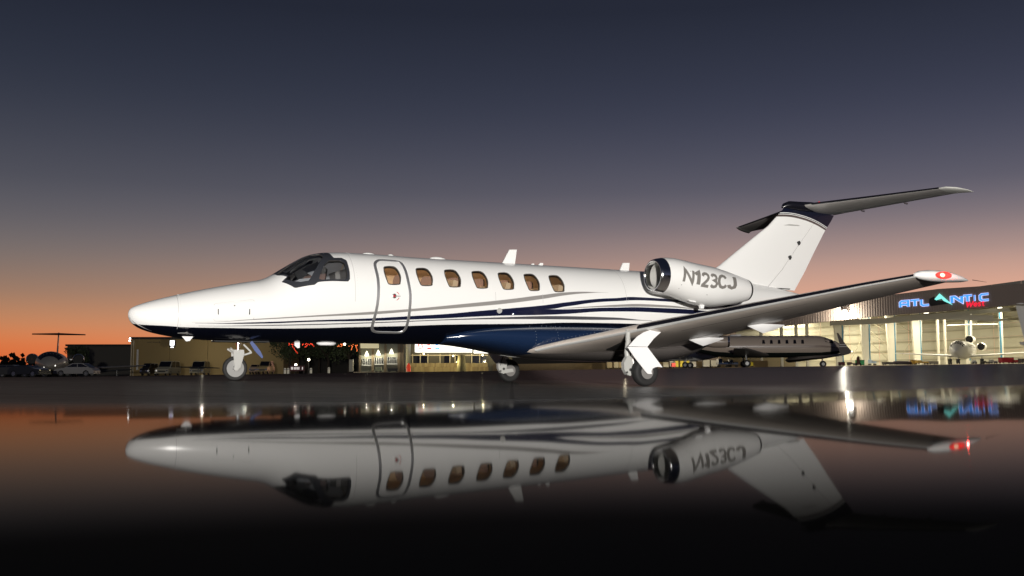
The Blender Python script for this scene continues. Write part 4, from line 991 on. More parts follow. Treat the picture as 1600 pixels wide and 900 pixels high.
# ---- jets parked in the distance
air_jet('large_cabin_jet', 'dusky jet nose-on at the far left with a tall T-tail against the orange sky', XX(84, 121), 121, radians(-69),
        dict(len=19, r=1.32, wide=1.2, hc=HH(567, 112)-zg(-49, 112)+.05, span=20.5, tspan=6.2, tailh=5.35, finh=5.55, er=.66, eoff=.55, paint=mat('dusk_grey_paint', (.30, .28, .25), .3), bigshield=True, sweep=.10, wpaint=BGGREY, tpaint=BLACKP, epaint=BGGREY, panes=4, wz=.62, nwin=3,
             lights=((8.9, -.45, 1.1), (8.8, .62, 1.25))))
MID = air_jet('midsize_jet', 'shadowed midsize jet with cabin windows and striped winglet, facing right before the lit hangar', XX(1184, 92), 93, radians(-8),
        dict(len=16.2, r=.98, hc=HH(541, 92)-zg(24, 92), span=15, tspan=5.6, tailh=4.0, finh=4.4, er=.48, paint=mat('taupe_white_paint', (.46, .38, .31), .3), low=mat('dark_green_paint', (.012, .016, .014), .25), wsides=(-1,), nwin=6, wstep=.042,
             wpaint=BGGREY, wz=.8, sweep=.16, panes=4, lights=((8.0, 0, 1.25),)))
air_jet('light_jet', 'small white and blue jet half hidden under the foreground wing', XX(1068, 108), 109, radians(160),
        dict(len=12, r=.72, hc=1.5, span=13, tspan=4.6, tailh=3.0, finh=3.5, er=.34, paint=BGWHITE, wpaint=mat('blue_grey_paint', (.10, .12, .22), .3), wz=.7))
air_jet('trijet', 'white three-engined jet standing nose-out inside the bright hangar', XX(1508, 152), 152, radians(-122),
        dict(len=17, r=1.28, hc=HH(545, 143)-zg(66, 143), span=20, tspan=7.2, tailh=6.2, finh=7.9, er=.60, paint=BGWHITE2, mid=True, sweep=.12, panes=6, wz=.75, nwin=8, tpos=.93, gr=.36))
air_jet('widetail_jet', 'white jet at the right picture edge, its tall fin and dark engine inside the hangar', XX(1730, 132), 132, radians(-22),
        dict(len=20, r=1.35, hc=HH(546, 132)-zg(68, 132), span=16, tspan=7, tailh=7.6, finh=8.0, er=.72, paint=BGWHITE2, epaint=BLACK, sweep=.12, gr=.4))

# ---- the big lit hangar on the right
def hangar():
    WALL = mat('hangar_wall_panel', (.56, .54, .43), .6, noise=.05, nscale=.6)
    GIRT = mat('hangar_girt', (.40, .37, .28), .6)
    COLM = mat('hangar_column', (.60, .58, .50), .6)
    BLUE = mat('blue_edge_paint', (.05, .20, .32), .5)
    FASC = mat('brown_fascia', (.33, .265, .225), .55, noise=.06, nscale=.3)
    SOFF = mat('hangar_soffit', (.62, .59, .46), .6)
    ROOF = mat('roof_sheet', (.07, .06, .055), .5)
    root = thing('open_hangar', 'large open hangar with pale lit interior and dark fascia at the right', 'hangar', (0, 0, 0))
    # facade line on plan
    yl, yr = 168., 128.
    Lx, Rx = XX(1090, yl), XX(1690, yr)
    def F(u, back=0.):     # u 0..1 along the opening; back: metres into the hangar
        return Vector((Lx + (Rx-Lx)*u + back*.50, yl + (yr-yl)*u + back*.87, 0))
    D = (F(1)-F(0)); N = Vector((D.y, -D.x, 0)).normalized()   # towards the camera
    def uof(px):
        k = (px-800)/1601*cos(PITCH)*1.003
        return (k*yl - Lx)/((Rx-Lx) - k*(yr-yl))
    def floor_z(p): return zg(p.x, p.y)
    def top(px, py):
        u = uof(px); p = F(u); return HH(py, p.y)
    # floor
    q = MB(); g = [[(lambda p: (p.x, p.y, zg(p.x, p.y)+.03))(F(i/12, b)) for b in (0, 12, 24, 37)] for i in range(13)]
    q.loft(g, caps=False, closed=False); q.build('concrete_floor', mat('polished_concrete', (.40, .37, .29), .25), root, False)
    # facade: fascia polygons between the roof line and the door head
    tl = [(1090,478),(1240,467.5),(1395,460.5),(1468,451.5),(1600,443.),(1690,437)]
    bl = [(1090,523),(1240,508.),(1320,499.5),(1380,493.5),(1468,487),(1600,475.5),(1690,468)]
    xs = sorted(set([t[0] for t in tl] + [b[0] for b in bl] + list(range(1100, 1690, 10))))
    q = MB(); fr = []
    for px in xs:
        p = F(uof(px)); za = top(px, interp_l(tl, px)); zb = top(px, interp_l(bl, px))
        fr.append([tuple(p + Vector((0, 0, zb))), tuple(p + Vector((0, 0, za))), tuple(p - N*.5 + Vector((0, 0, za))), tuple(p - N*.5 + Vector((0, 0, zb)))])
    q.loft(fr); q.build('fascia', FASC, root, False)
    q = MB()   # corrugation ribs of the fascia
    for i in range(0, 150):
        px = 1100 + 4*i
        if px > 1685: break
        p = F(uof(px)) + N*.03; q.bar(p + Vector((0, 0, top(px, interp_l(bl, px))+.02)), p + Vector((0, 0, top(px, interp_l(tl, px))-.02)), .10, .03, up=(N.x, N.y, 0))
    o = q.build('fascia_rib', FASC, root, False); o['kind'] = 'stuff'
    # bright soffit truss seen inside the door head
    for k, (pts, th) in enumerate((([(1300,500.5),(1385,497),(1440,491.5),(1480,490),(1555,492.5)], .5), ([(1400,494),(1468,488.5),(1600,479)], .35), ([(1530,500.5),(1600,495.5)], .22))):
        q = MB(); rr = []
        for px, py in pts:
            b = 5 + 6*k; c = F(uof(px), 0); s = 1.0; p = F(uof(px), b)
            # same sight line, b metres further in
            yy = p.y; xx = XX(px, yy); z = HH(py, yy); rr.append([(xx, yy, z), (xx, yy, z-th*1.6), (xx, yy+.5, z-th*1.6), (xx, yy+.5, z)])
        q.loft(rr); q.build('door_truss', SOFF, root, False)
    # side wall across the left of the opening, back wall behind the trijet
    A = Vector((XX(1150, 182), 182, 0)); B = Vector((XX(1468, 176), 176, 0)); Cc = Vector((XX(1700, 158), 158, 0))
    def wall(P, Q, n, name, zt0, zt1):
        for i in range(n):
            a = P.lerp(Q, i/n + .0008); b = P.lerp(Q, (i+1)/n - .0008); 
            for j, (f0, f1) in enumerate(((0, .17), (.17, .34), (.34, .5), (.5, .67), (.67, .84), (.84, 1))):
                q = MB(); z = lambda p, f, u: zg(p.x, p.y)*1 + (zt0+(zt1-zt0)*u)*f
                za = [z(a, f0, i/n)+.01, z(b, f0, (i+1)/n)+.01, z(b, f1, (i+1)/n)-.01, z(a, f1, i/n)-.01]
                q.add([(a.x, a.y, za[0]), (b.x, b.y, za[1]), (b.x, b.y, za[2]), (a.x, a.y, za[3]), (a.x+.05, a.y+.12, za[0]), (b.x+.05, b.y+.12, za[1]), (b.x+.05, b.y+.12, za[2]), (a.x+.05, a.y+.12, za[3])], [(0,1,2,3),(7,6,5,4),(0,4,5,1),(3,2,6,7),(0,3,7,4),(1,5,6,2)])
                q.build('wall_panel', WALL, root, False)
    wall(A, B, 7, 'side', 11.5, 12.5); wall(B, Cc, 5, 'back', 12.5, 14)
    def girts(P, Q, h0, h1, n, zt0, zt1):
        for j in range(n):
            f = (j+.6)/n; q = MB()
            p = P + Vector((0, -.22, zg(P.x, P.y) + zt0*f)); r = Q + Vector((0, -.22, zg(Q.x, Q.y) + zt1*f)); q.bar(p, r, .10, .16); q.build('girt', GIRT, root, False)
    girts(A, B, 0, 0, 8, 11.5, 12.5); girts(B, Cc, 0, 0, 8, 12.5, 14)
    def column(px, y, w=.5, blue=1, pyt=470, taper=False):
        x = XX(px, y); z0 = zg(x, y); z1 = HH(pyt, y)
        q = MB(); q.prism([(-w*.5, z0), (w*.5, z0), (w*(.9 if taper else .5), z1), (-w*(.9 if taper else .5), z1)], lambda u, v, t: (x+u, y+t, v), -.3, .3); c = q.build('column', COLM, root, False)
        if blue:
            s = -1 if blue < 0 else 1
            q = MB(); q.box(x + s*(w*.5+.0) - .09, x + s*(w*.5+.0) + .09, y-.34, y-.05, z0+.6, z1-.4); q.build('edge_guard', BLUE, c, False)
    for px, bl2 in ((1312, 1), (1354, 1), (1394, 1), (1434, 1)): column(px, 168, 1.0, bl2, 486, True)
    for px in (1467, 1478): column(px, 166, .22, 0, 484)
    column(1513, 164, .35, 1, 478); column(1566, 158, .35, -1, 470)
    for px in (1262, 1245, 1222, 1190): column(px, 170, .4, 0, 492)
    # diagonal braces of the side wall
    for p0, y0, p1, y1 in ((1330,562,1352,522),(1362,518,1388,540),(1366,505,1392,522),(1362,535,1392,566),(1410,555,1430,525),(1396,500,1428,520),(1440,570,1466,560)):
        q = MB(); yy = 172.; q.tube([(XX(p0, yy), yy, HH(y0, yy)), (XX(p1, yy), yy, HH(y1, yy))], .07, 6); q.build('brace', GIRT, root)
    # roof and the closed left end
    q = MB(); P0, P1, P2, P3 = F(uof(1090)), F(uof(1690)), F(uof(1690), 37), F(uof(1090), 37)
    z0 = top(1090, 480); z1 = top(1690, 440)
    q.add([(P0.x, P0.y, z0), (P1.x, P1.y, z1-.1), (P2.x, P2.y, z1), (P3.x, P3.y, z0)], [(0, 1, 2, 3)])
    q.add([(P0.x, P0.y, z0-.3), (P1.x, P1.y, z1-.4), (P2.x, P2.y, z1-.3), (P3.x, P3.y, z0-.3)], [(0, 1, 2, 3)]); q.build('roof', ROOF, root, False)
    q = MB(); q.add([(P0.x, P0.y, -1), (P3.x, P3.y, -1), (P3.x, P3.y, z0), (P0.x, P0.y, z0)], [(0, 1, 2, 3)]); q.build('end_wall', FASC, root, False)
    q = MB(); q.add([(P1.x, P1.y, -1), (P2.x, P2.y, -1), (P2.x, P2.y, z1), (P1.x, P1.y, z1)], [(0, 1, 2, 3)]); q.build('end_wall', WALL, root, False)
    # high-bay lights
    lm = mat('highbay_lamp', (1, 1, 1), .5, emit=(1, .93, .72), es=4)
    for u in (.15, .38, .6, .8):
        for b in (10, 24):
            p = F(u, b); z = z0 + (z1-z0)*u - 1.2
            if b == 24:
                li = bpy.data.lights.new('highbay_light', 'AREA'); li.shape = 'SQUARE'; li.size = 7; li.energy = 2100; li.color = (1, .90, .66)
                lo = bpy.data.objects.new('highbay_light', li); COL.objects.link(lo); lo.location = (p.x, p.y-3, z-.35); lo.parent = root
            q = MB(); q.lathe([(0, .3), (-.25, .45), (-.3, .3)], (p.x, p.y, z), (0, 0, 1), 14); q.build('ceiling_lamp', lm, root)
    # floodlight on the fascia
    px, py = 1323, 488; p = F(uof(px)) + N*.55; z = HH(py, p.y)
    fl = thing('wall_floodlight', 'bright white floodlight on the hangar fascia above the left bays', 'floodlight', (p.x, p.y, z))
    q = MB(); q.box(-.35, .35, -.12, .25, -.3, .3); q.build('housing', DARKM, fl, False)
    q = MB(); q.lathe([(0, .42), (.06, .40), (.1, .3), (.12, 0)], (0, -.13, -.05), (0, -1, -.25), 18); q.build('lens', mat('lit_floodlight', (1, 1, 1), .3, emit=(1, .96, .85), es=45), fl)
    li = bpy.data.lights.new('flood_beam', 'POINT'); li.energy = 2400; li.color = (1, .93, .78); li.shadow_soft_size = .1
    lo = bpy.data.objects.new('flood_beam', li); COL.objects.link(lo); lo.parent = fl; lo.location = (N.x*.8, N.y*.8, -.7)
    # ---- sign letters on the fascia
    sg = thing('hangar_sign', 'illuminated blue ATLANTIC sign with teal mountain A and red West on the fascia', 'sign')
    blue = mat('sign_blue', (.1, .3, .8), .4, emit=s2l((70, 160, 255)), es=1.0)
    halo = mat('sign_rim_white', (.8, .8, 1), .4, emit=s2l((205, 205, 255)), es=1.1)
    teal = mat('sign_teal', (.2, .7, .7), .4, emit=s2l((140, 250, 238)), es=1.0)
    redm = mat('sign_red', (.8, .05, .1), .4, emit=s2l((250, 30, 60)), es=1.1)
    blackp = mat('sign_backing', (.01, .01, .012), .5)
    def place(px0, px1, pyb0, pyt0, pyb1, pyt1, off):
        """unit box -> the fascia patch between two pixel columns"""
        def f(u, v, t):
            px = px0 + (px1-px0)*u; p = F(uof(px)) + N*(off+t)
            yb = pyb0 + (pyb1-pyb0)*u; yt = pyt0 + (pyt1-pyt0)*u
            return (p.x, p.y, HH(yb + (yt-yb)*v, F(uof(px)).y))
        return f
    def bb(px): return 480.3 - (px-1408)*(480.3-468.3)/(1550-1408)
    def tt(px): return 471.3 - (px-1408)*(471.3-459)/(1550-1408)
    for ch, x0, x1 in (('A',1409.5,1422),('T',1425.5,1439),('L',1442.5,1454),('Nw',1490.5,1506),('T',1508,1522),('I',1526,1534),('Cw',1535,1548)):
        wd = {'A': 1, 'T': .96, 'L': .9, 'Nw': .9, 'I': 1.2, 'Cw': .98}[ch]
        f = place(x0, x0+(x1-x0), bb(x0), tt(x0), bb(x1), tt(x1), .12); g = lambda u, v, t, f=f, wd=wd: f(u/wd, v, t)
        q = MB()
        for k, st in enumerate(STROKES[ch]): strip(resample(st, .3), .40, g, q, -.02, .03+.004*k)
        q.mi = 1
        for k, st in enumerate(STROKES[ch]): strip(resample(st, .3), .27, g, q, .03, .075+.004*k)
        o = q.build('letter', [halo, blue], sg, False)
    f = place(1462, 1493, 480, 458, 476, 456, .14)
    def fp(pts, m, name, t0, t1):
        q = MB(); n = len(pts); P = [F(uof(px)) + N*t0 + Vector((0, 0, HH(py, F(uof(px)).y))) for px, py in pts]; Q = [F(uof(px)) + N*t1 + Vector((0, 0, HH(py, F(uof(px)).y))) for px, py in pts]
        q.add([tuple(p) for p in P+Q], [tuple(range(n)), tuple(range(2*n-1, n-1, -1))] + [(i, (i+1) % n, n+(i+1) % n, n+i) for i in range(n)]); q.build(name, m, sg, False)
    fp([(1455,467),(1462,463.5),(1470,470),(1484,470),(1488,474),(1456,478.5),(1454,474)], blackp, 'mountain_backing', .02, .10)  # black backing piece behind the teal peak
    fp([(1463.5,467.5),(1471.5,458.8),(1491,476.3),(1478,470.5),(1474.5,466.5),(1466,469.2)], teal, 'mountain_letter', .11, .24)
    def bw(px): return 479.5 - (px-1513)*.07
    x = 1513.
    for ch, wch in (('W', 10.5), ('e', 5), ('s', 4.5), ('t', 4.2)):
        f = place(x, x+wch, bw(x), bw(x)-8, bw(x+wch), bw(x+wch)-8, .26); mxu = {'W': .92, 'e': .54, 's': .48, 't': .44}[ch]
        q = MB()
        for k, st in enumerate(STROKES[ch]): strip(resample(st, .3), .17 if ch == 'W' else .16, lambda u, v, t: f(u/mxu + v*.12, v, t), q, 0, .06+.004*k)
        q.build('letter', redm, sg, False); x += wch + 1.4
    return F, uof, N
def interp_l(tb, x):
    for (a, b), (c, d) in zip(tb, tb[1:]):
        if x <= c: return b + (d-b)*(x-a)/(c-a)
    return tb[-1][1]
F_, uof_, N_ = hangar()

# ---- equipment along the hangar floor
def crate(name, label, cat, px0, px1, pyt, y, col, kind='box', group=None, rough=.5):
    x0, x1 = XX(px0, y), XX(px1, y); z0 = zg((x0+x1)/2, y)+.05; h = max(HH(pyt, y)-z0, .25); w = x1-x0; d = min(w, 1.2)
    root = thing(name, label, cat, ((x0+x1)/2, y, z0), 0, group); m = mat('paint_%s' % '_'.join(str(int(c*100)) for c in col), col, rough)
    q = MB()
    if kind == 'box':
        q.box(-w/2, w/2, -d/2, d/2, .12, h); q.build('body', m, root, False)
        q = MB(); q.box(-w/2-.02, w/2+.02, -d/2-.02, d/2+.02, h, h+.04); q.build('lid', DARKM, root, False)
        n = max(int(w/.6), 1)
        for i in range(n):
            q = MB(); a = -w/2 + w*i/n + .04; q.box(a, a+w/n-.08, -d/2-.03, -d/2, .2, h-.08); q.build('drawer', m, root, False)
    elif kind == 'cart':
        q.box(-w/2, w/2, -d/2, d/2, h*.35, h*.5); q.build('deck', m, root, False)
        q = MB(); q.box(-w/2, -w/2+w*.35, -d/2, d/2, h*.5, h); q.build('cab', m, root, False)
        q = MB(); q.box(w*.05, w/2, -d*.4, d*.4, h*.5, h*.72); q.build('bonnet', m, root, False)
        q = MB(); q.tube([(w*.05, 0, h*.5), (-w*.02, 0, h*.85)], .03, 6); q.build('steering_column', DARKM, root)
    elif kind == 'roll':
        q.lathe([(-w/2, h*.4), (-w/2+.1, h*.5), (w/2-.1, h*.5), (w/2, h*.4)], (0, 0, h*.55), (1, 0, 0), 14); q.build('body', m, root)
    for s in (-1, 1):
        for t in (-1, 1):
            q = MB(); q.lathe([(-.05, .12), (.05, .12)], (s*w*.38, t*d*.36, .12), (0, 1, 0), 10); q.build('wheel', RUBBER, root)
    return root
crate('tool_cabinet', 'red tool cabinet under the wing of the trijet', 'cabinet', 1563, 1581, 559, 140, (.55, .03, .04))
crate('tool_trolley', 'small red trolley right of the red tool cabinet', 'trolley', 1584, 1594, 562.5, 139, (.5, .06, .05))
crate('parts_crate', 'grey crate at the right edge of the hangar floor', 'crate', 1594, 1607, 561, 138, (.12, .10, .08))
crate('work_stand', 'long yellow work stand on the hangar floor', 'work stand', 1432, 1449, 563, 150, (.62, .38, .08), 'cart')
crate('equipment_cart', 'low yellow and brown cart left of the long yellow stand', 'cart', 1424, 1431, 563, 151, (.5, .3, .05))
crate('rolled_cover', 'long dark rolled cover lying along the hangar floor', 'rolled cover', 1396, 1424, 564.5, 151, (.06, .045, .05), 'roll')
crate('ground_power_unit', 'dark power cart at the left end of the rolled cover', 'cart', 1380, 1394, 566, 152, (.07, .06, .055))
crate('dumpster', 'green waste bin left of the cleaning trolley', 'waste bin', 1338, 1349, 563, 152, (.03, .22, .08))
crate('floor_scrubber', 'dark scrubber parked left of the green bin', 'floor scrubber', 1325, 1337, 566, 150, (.10, .07, .06), 'cart')
crate('cleaning_trolley', 'pale blue trolley right of the green bin', 'trolley', 1358, 1368, 562, 152, (.45, .55, .62), 'cart')
crate('grey_chest', 'grey chest between the rolled cover and the hangar corner', 'chest', 1450, 1464, 565, 152, (.28, .25, .20))
crate('white_drum', 'white drum right of the trijet nose wheel', 'drum', 1519, 1525, 563, 142, (.7, .68, .6), 'roll')
crate('hose_cart', 'dark hose cart left of the round white tyres', 'cart', 1535, 1545, 564, 142, (.08, .07, .06), 'cart')
crate('tyre_rack', 'rack of tyres between the hose cart and red cabinet', 'rack', 1547, 1557, 562, 141, (.5, .48, .42), 'cart')
crate('maroon_bin', 'dark maroon bin seen behind the midsize jet nose wheel', 'waste bin', 1311, 1319, 566, 142, (.16, .03, .04))
# storefront-like row under the near wing
row = [(948,956,566,(.62,.50,.28)),(959,966,563,(.75,.66,.45)),(967,974,566,(.70,.55,.30)),(1036,1044,566,(.68,.62,.45)),(1046,1054,564,(.75,.73,.66)),(1069,1077,563,(.78,.76,.70)),(1080,1087,565,(.72,.70,.64)),(1098,1108,562,(.72,.70,.62)),(1110,1120,563,(.7,.68,.6))]
labs = ['tan sack stack left of the near main wheel', 'pale stack seen just left of the near gear strut', 'yellowish box touching the near gear strut', 'cream box right of the near gear door', 'white carton beside the red and yellow bays', 'white bag pile right of the yellow bays', 'second white bag pile, nearer the blue tug', 'tall white cabinet left of the blue tug', 'low white bench beside the blue tug']
for (a, b, t, c), lb in zip(row, labs): crate('storage_box', lb, 'box', a, b, t, 128, c)
for px, c, lb in ((1056, (.7, .55, .05), 'yellow bay post nearest the near main wheel'), (1064, (.75, .6, .05), 'yellow bay post in the middle of the storage row'), (1073, (.72, .58, .06), 'yellow bay post nearest the bag piles')):
    crate('bay_locker', lb, 'locker', px-1.5, px+3.5, 561.5, 126, c)
crate('red_extinguisher_cart', 'red cart between the white carton and yellow post', 'cart', 1049, 1055, 567, 124, (.6, .05, .04))
crate('baggage_tug', 'dark blue baggage tug right of the white cabinet', 'tug', 1121, 1138, 561, 112, (.02, .05, .14), 'cart')
crate('tow_tractor', 'dark tow tractor coupled to the blue tug', 'tug', 1139, 1152, 562, 111, (.05, .07, .12), 'cart')
crate('yellow_chock_box', 'yellow box behind the left main wheel of the midsize jet', 'box', 1167, 1176, 566, 124, (.6, .5, .05))
def lowwall():
    y = 134.; x0, x1 = XX(770, y), XX(1200, y)
    q = MB(); n = 14
    r = [[(x0+(x1-x0)*i/n, y, zg(x0+(x1-x0)*i/n, y)), (x0+(x1-x0)*i/n, y, zg(x0+(x1-x0)*i/n, y)+.85), (x0+(x1-x0)*i/n, y+.2, zg(x0+(x1-x0)*i/n, y)+.85), (x0+(x1-x0)*i/n, y+.2, zg(x0+(x1-x0)*i/n, y))] for i in range(n+1)]
    q.loft(r); o = q.build('low_wall', mat('tan_masonry', (.36, .26, .13), .8, noise=.2, nscale=2), None, False); tag(o, 'low tan wall running behind the main wheels of the foreground jet', 'wall')
lowwall()
def extinguisher():
    y = 122.; x = XX(1341, y); t = thing('wheeled_extinguisher', 'brown wheeled fire extinguisher standing alone before the hangar, left of the drums', 'fire extinguisher', (x, y, zg(x, y)))
    q = MB(); q.lathe([(.12,.10),(.16,.19),(.95,.19),(1.05,.12),(1.12,.04),(1.2,.04)], (0,0,0), (0,0,1), 14); q.build('cylinder', mat('brown_red', (.10,.03,.015), .5), t)
    q = MB(); q.tube([(.16,-.05,1.15),(.3,-.05,.8),(.22,-.05,.4)], .025, 6); q.build('hose', BLACK, t)
    for s in (-1, 1):
        q = MB(); q.lathe([(-.04,.05),(-.04,.18),(.04,.18),(.04,.05)], (s*.26,.05,.18), (1,0,0), 14); q.build('wheel', RUBBER, t)
extinguisher()
def raised_wing():
    m = mat('dark_fin_paint', (.09, .075, .065), .35)
    def P(px, py, y): return Vector((XX(px, y), y, HH(py, y)))
    inv = Matrix.LocRotScale(MID.location, MID.rotation_euler, None).inverted()
    q = MB(); q.loft([[P(1232, 558, 92), P(1226, 563, 91), P(1232, 567, 92), P(1262, 561, 93)], [P(1290, 555, 88), P(1284, 558.5, 87.5), P(1290, 560, 88), P(1312, 556, 88.5)], [P(1318, 551.5, 85), P(1316, 554.5, 84.8), P(1320, 555, 85), P(1330, 551.5, 85.2)]])
    w = q.build('wing', m, MID, angle=60); w.matrix_parent_inverse = inv
    q = MB(); pts = [(1311, 548), (1312, 536), (1308, 520), (1311, 520.5), (1321, 537), (1331.5, 549.5), (1326, 553.5), (1314, 554.5)]
    n = len(pts); q.add([P(a, b, 84.9) for a, b in pts] + [P(a, b, 85.05) for a, b in pts], [tuple(range(n)), tuple(range(2*n-1, n-1, -1))] + [(i, (i+1) % n, n+(i+1) % n, n+i) for i in range(n)]); q.build('winglet', m, w, False)
    for py, a, b in ((538, 1312.2, 1321), (541, 1312, 1323.5)):
        q = MB(); q.add([P(a, py, 84.88), P(b, py, 84.88), P(b, py+.9, 84.88), P(a, py+.9, 84.88)], [(0,1,2,3)]); q.build('winglet_stripe', BGWHITE, w, False)
    q = MB(); q.lathe([(0, .05), (.03, .05), (.06, 0)], P(1331, 549.3, 84.9), (0, -1, 0), 10); q.build('tip_light', mat('lit_lens', (1, 1, 1), .2, emit=(1, .95, .85), es=3), w)
raised_wing()

# ---- buildings on the left
def block(name, label, px0, px1, pyt, y, m, d=12., parts=True):
    x0, x1 = XX(px0, y), XX(px1, y); zt = HH(pyt, y); root = thing(name, label, 'hangar', ((x0+x1)/2, y, 0)); w = (x1-x0)/2
    n = max(int((x1-x0)/6), 1)
    for i in range(n):
        q = MB(); a = -w + 2*w*i/n; q.box(a+.02, a+2*w/n-.02, 0, .3, -1, zt); q.build('wall_panel', m, root, False)
    q = MB(); q.box(-w, w, .31, d, -1, zt-.02); q.build('rear_block', m, root, False)
    q = MB(); q.box(-w-.25, w+.25, -.3, d+.3, zt, zt+.35); q.build('roof_edge', mat('roof_trim_dark', (.03, .028, .025), .6), root, False)
    return root, x0, x1, zt
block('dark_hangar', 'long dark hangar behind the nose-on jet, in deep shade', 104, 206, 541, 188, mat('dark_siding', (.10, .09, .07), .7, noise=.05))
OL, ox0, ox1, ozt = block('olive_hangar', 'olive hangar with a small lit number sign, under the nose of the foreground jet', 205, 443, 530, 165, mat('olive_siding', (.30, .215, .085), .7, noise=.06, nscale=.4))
for px, w in ((204.5, .12), (208, .1)):
    q = MB(); x = XX(px, 164.2); q.tube([(x, 164.2, zg(x, 164)), (x, 164.2, HH(531, 164))], w, 8); o = q.build('downpipe', mat('pale_pipe', (.45, .38, .25), .5), None); o.parent = OL; o.matrix_parent_inverse = Matrix.Translation(-OL.location)
q = MB(); x = XX(214.5, 164.3); q.box(x-.12, x+.12, 164.2, 164.5, HH(578, 164), HH(546, 164)); o = q.build('door_jamb', BGWHITE, None, False); o.parent = OL; o.matrix_parent_inverse = Matrix.Translation(-OL.location)
def lamp(px, py, y, r, es, col, label, name='wall_lamp', energy=0, below=0., group=None):
    x, z = XX(px, y), HH(py, y); t = thing(name, label, 'lamp', (x, y, z), 0, group)
    q = MB(); q.box(-r*1.3, r*1.3, .0, .25, -r*.3, r*1.6); q.build('housing', DARKM, t, False)
    q = MB(); q.lathe([(0, r), (r*.5, r*.8), (r*.8, 0)], (0, 0, 0), (0, -1, -.3), 12); q.build('lens', mat('lens_%d_%d' % (int(es*10), int(col[2]*100)), (1, 1, 1), .4, emit=col, es=es), t)
    if energy:
        li = bpy.data.lights.new('lamp_glow', 'POINT'); li.energy = energy; li.color = col; li.shadow_soft_size = .03
        lo = bpy.data.objects.new('lamp_glow', li); COL.objects.link(lo); lo.parent = t; lo.location = (0, -.9-2.5*below, -.3-below)
    return t
WW = (1, .90, .70)
lamp(201.8, 529, 163.4, .13, 10, (1, .97, .92), 'upper white lamp on the corner of the olive hangar')
lamp(201.4, 532.5, 163.4, .13, 10, (1, .97, .92), 'lower white lamp on the corner of the olive hangar')
lamp(330, 531.5, 163.0, .12, 1.2, WW, 'dim lamp under the eave of the olive hangar', energy=420, below=1.5)
lamp(395, 531, 162.0, .12, 1.2, WW, 'dim lamp near the right end of the olive hangar', energy=120, below=1.5)
def number_sign():
    y = 163.6; t = thing('number_sign', 'small lit white B sign with a bar below it on the olive hangar', 'sign', (XX(268.2, y), y, HH(536, y)))
    q = MB(); q.box(-.50, .50, 0, .12, -.62, .52); q.build('backing', BLACK, t, False)
    em = mat('sign_white_lit', (1, 1, 1), .4, emit=(1, 1, 1), es=2.2); bl = mat('sign_violet_lit', (.3, .3, 1), .4, emit=(.25, .2, 1), es=1.5)
    q = MB(); q.box(-.36, .34, -.03, 0, -.38, .42); q.build('panel', em, t, False)
    q = MB()
    for k, st in enumerate(STROKES['B']): strip([(u*.42-.13, v*.48-.22) for u, v in st], .07, lambda u, v, w: (u, -.035-w, v), q, 0, .02+.004*k)
    q.build('letter', bl, t, False)
    q = MB(); q.box(-.25, .25, -.03, 0, -.74, -.58); q.build('lamp_bar', em, t, False)
number_sign()
q = MB(); y = 164.85
for a, b in ((229, 236), (237.5, 246)): q.box(XX(a, y), XX(b, y), y-.06, y-.02, HH(535.5, y), HH(534.5, y))
q.prism([(XX(246.5, y), HH(536, y)), (XX(248.5, y), HH(533, y)), (XX(250.5, y), HH(536, y))], lambda u, v, t: (u, y-.04+t, v), -.02, .02)
o = q.build('faded_lettering', mat('faded_letter_paint', (.16, .12, .06), .7), None, False); o.parent = OL; o.matrix_parent_inverse = Matrix.Translation(-OL.location)

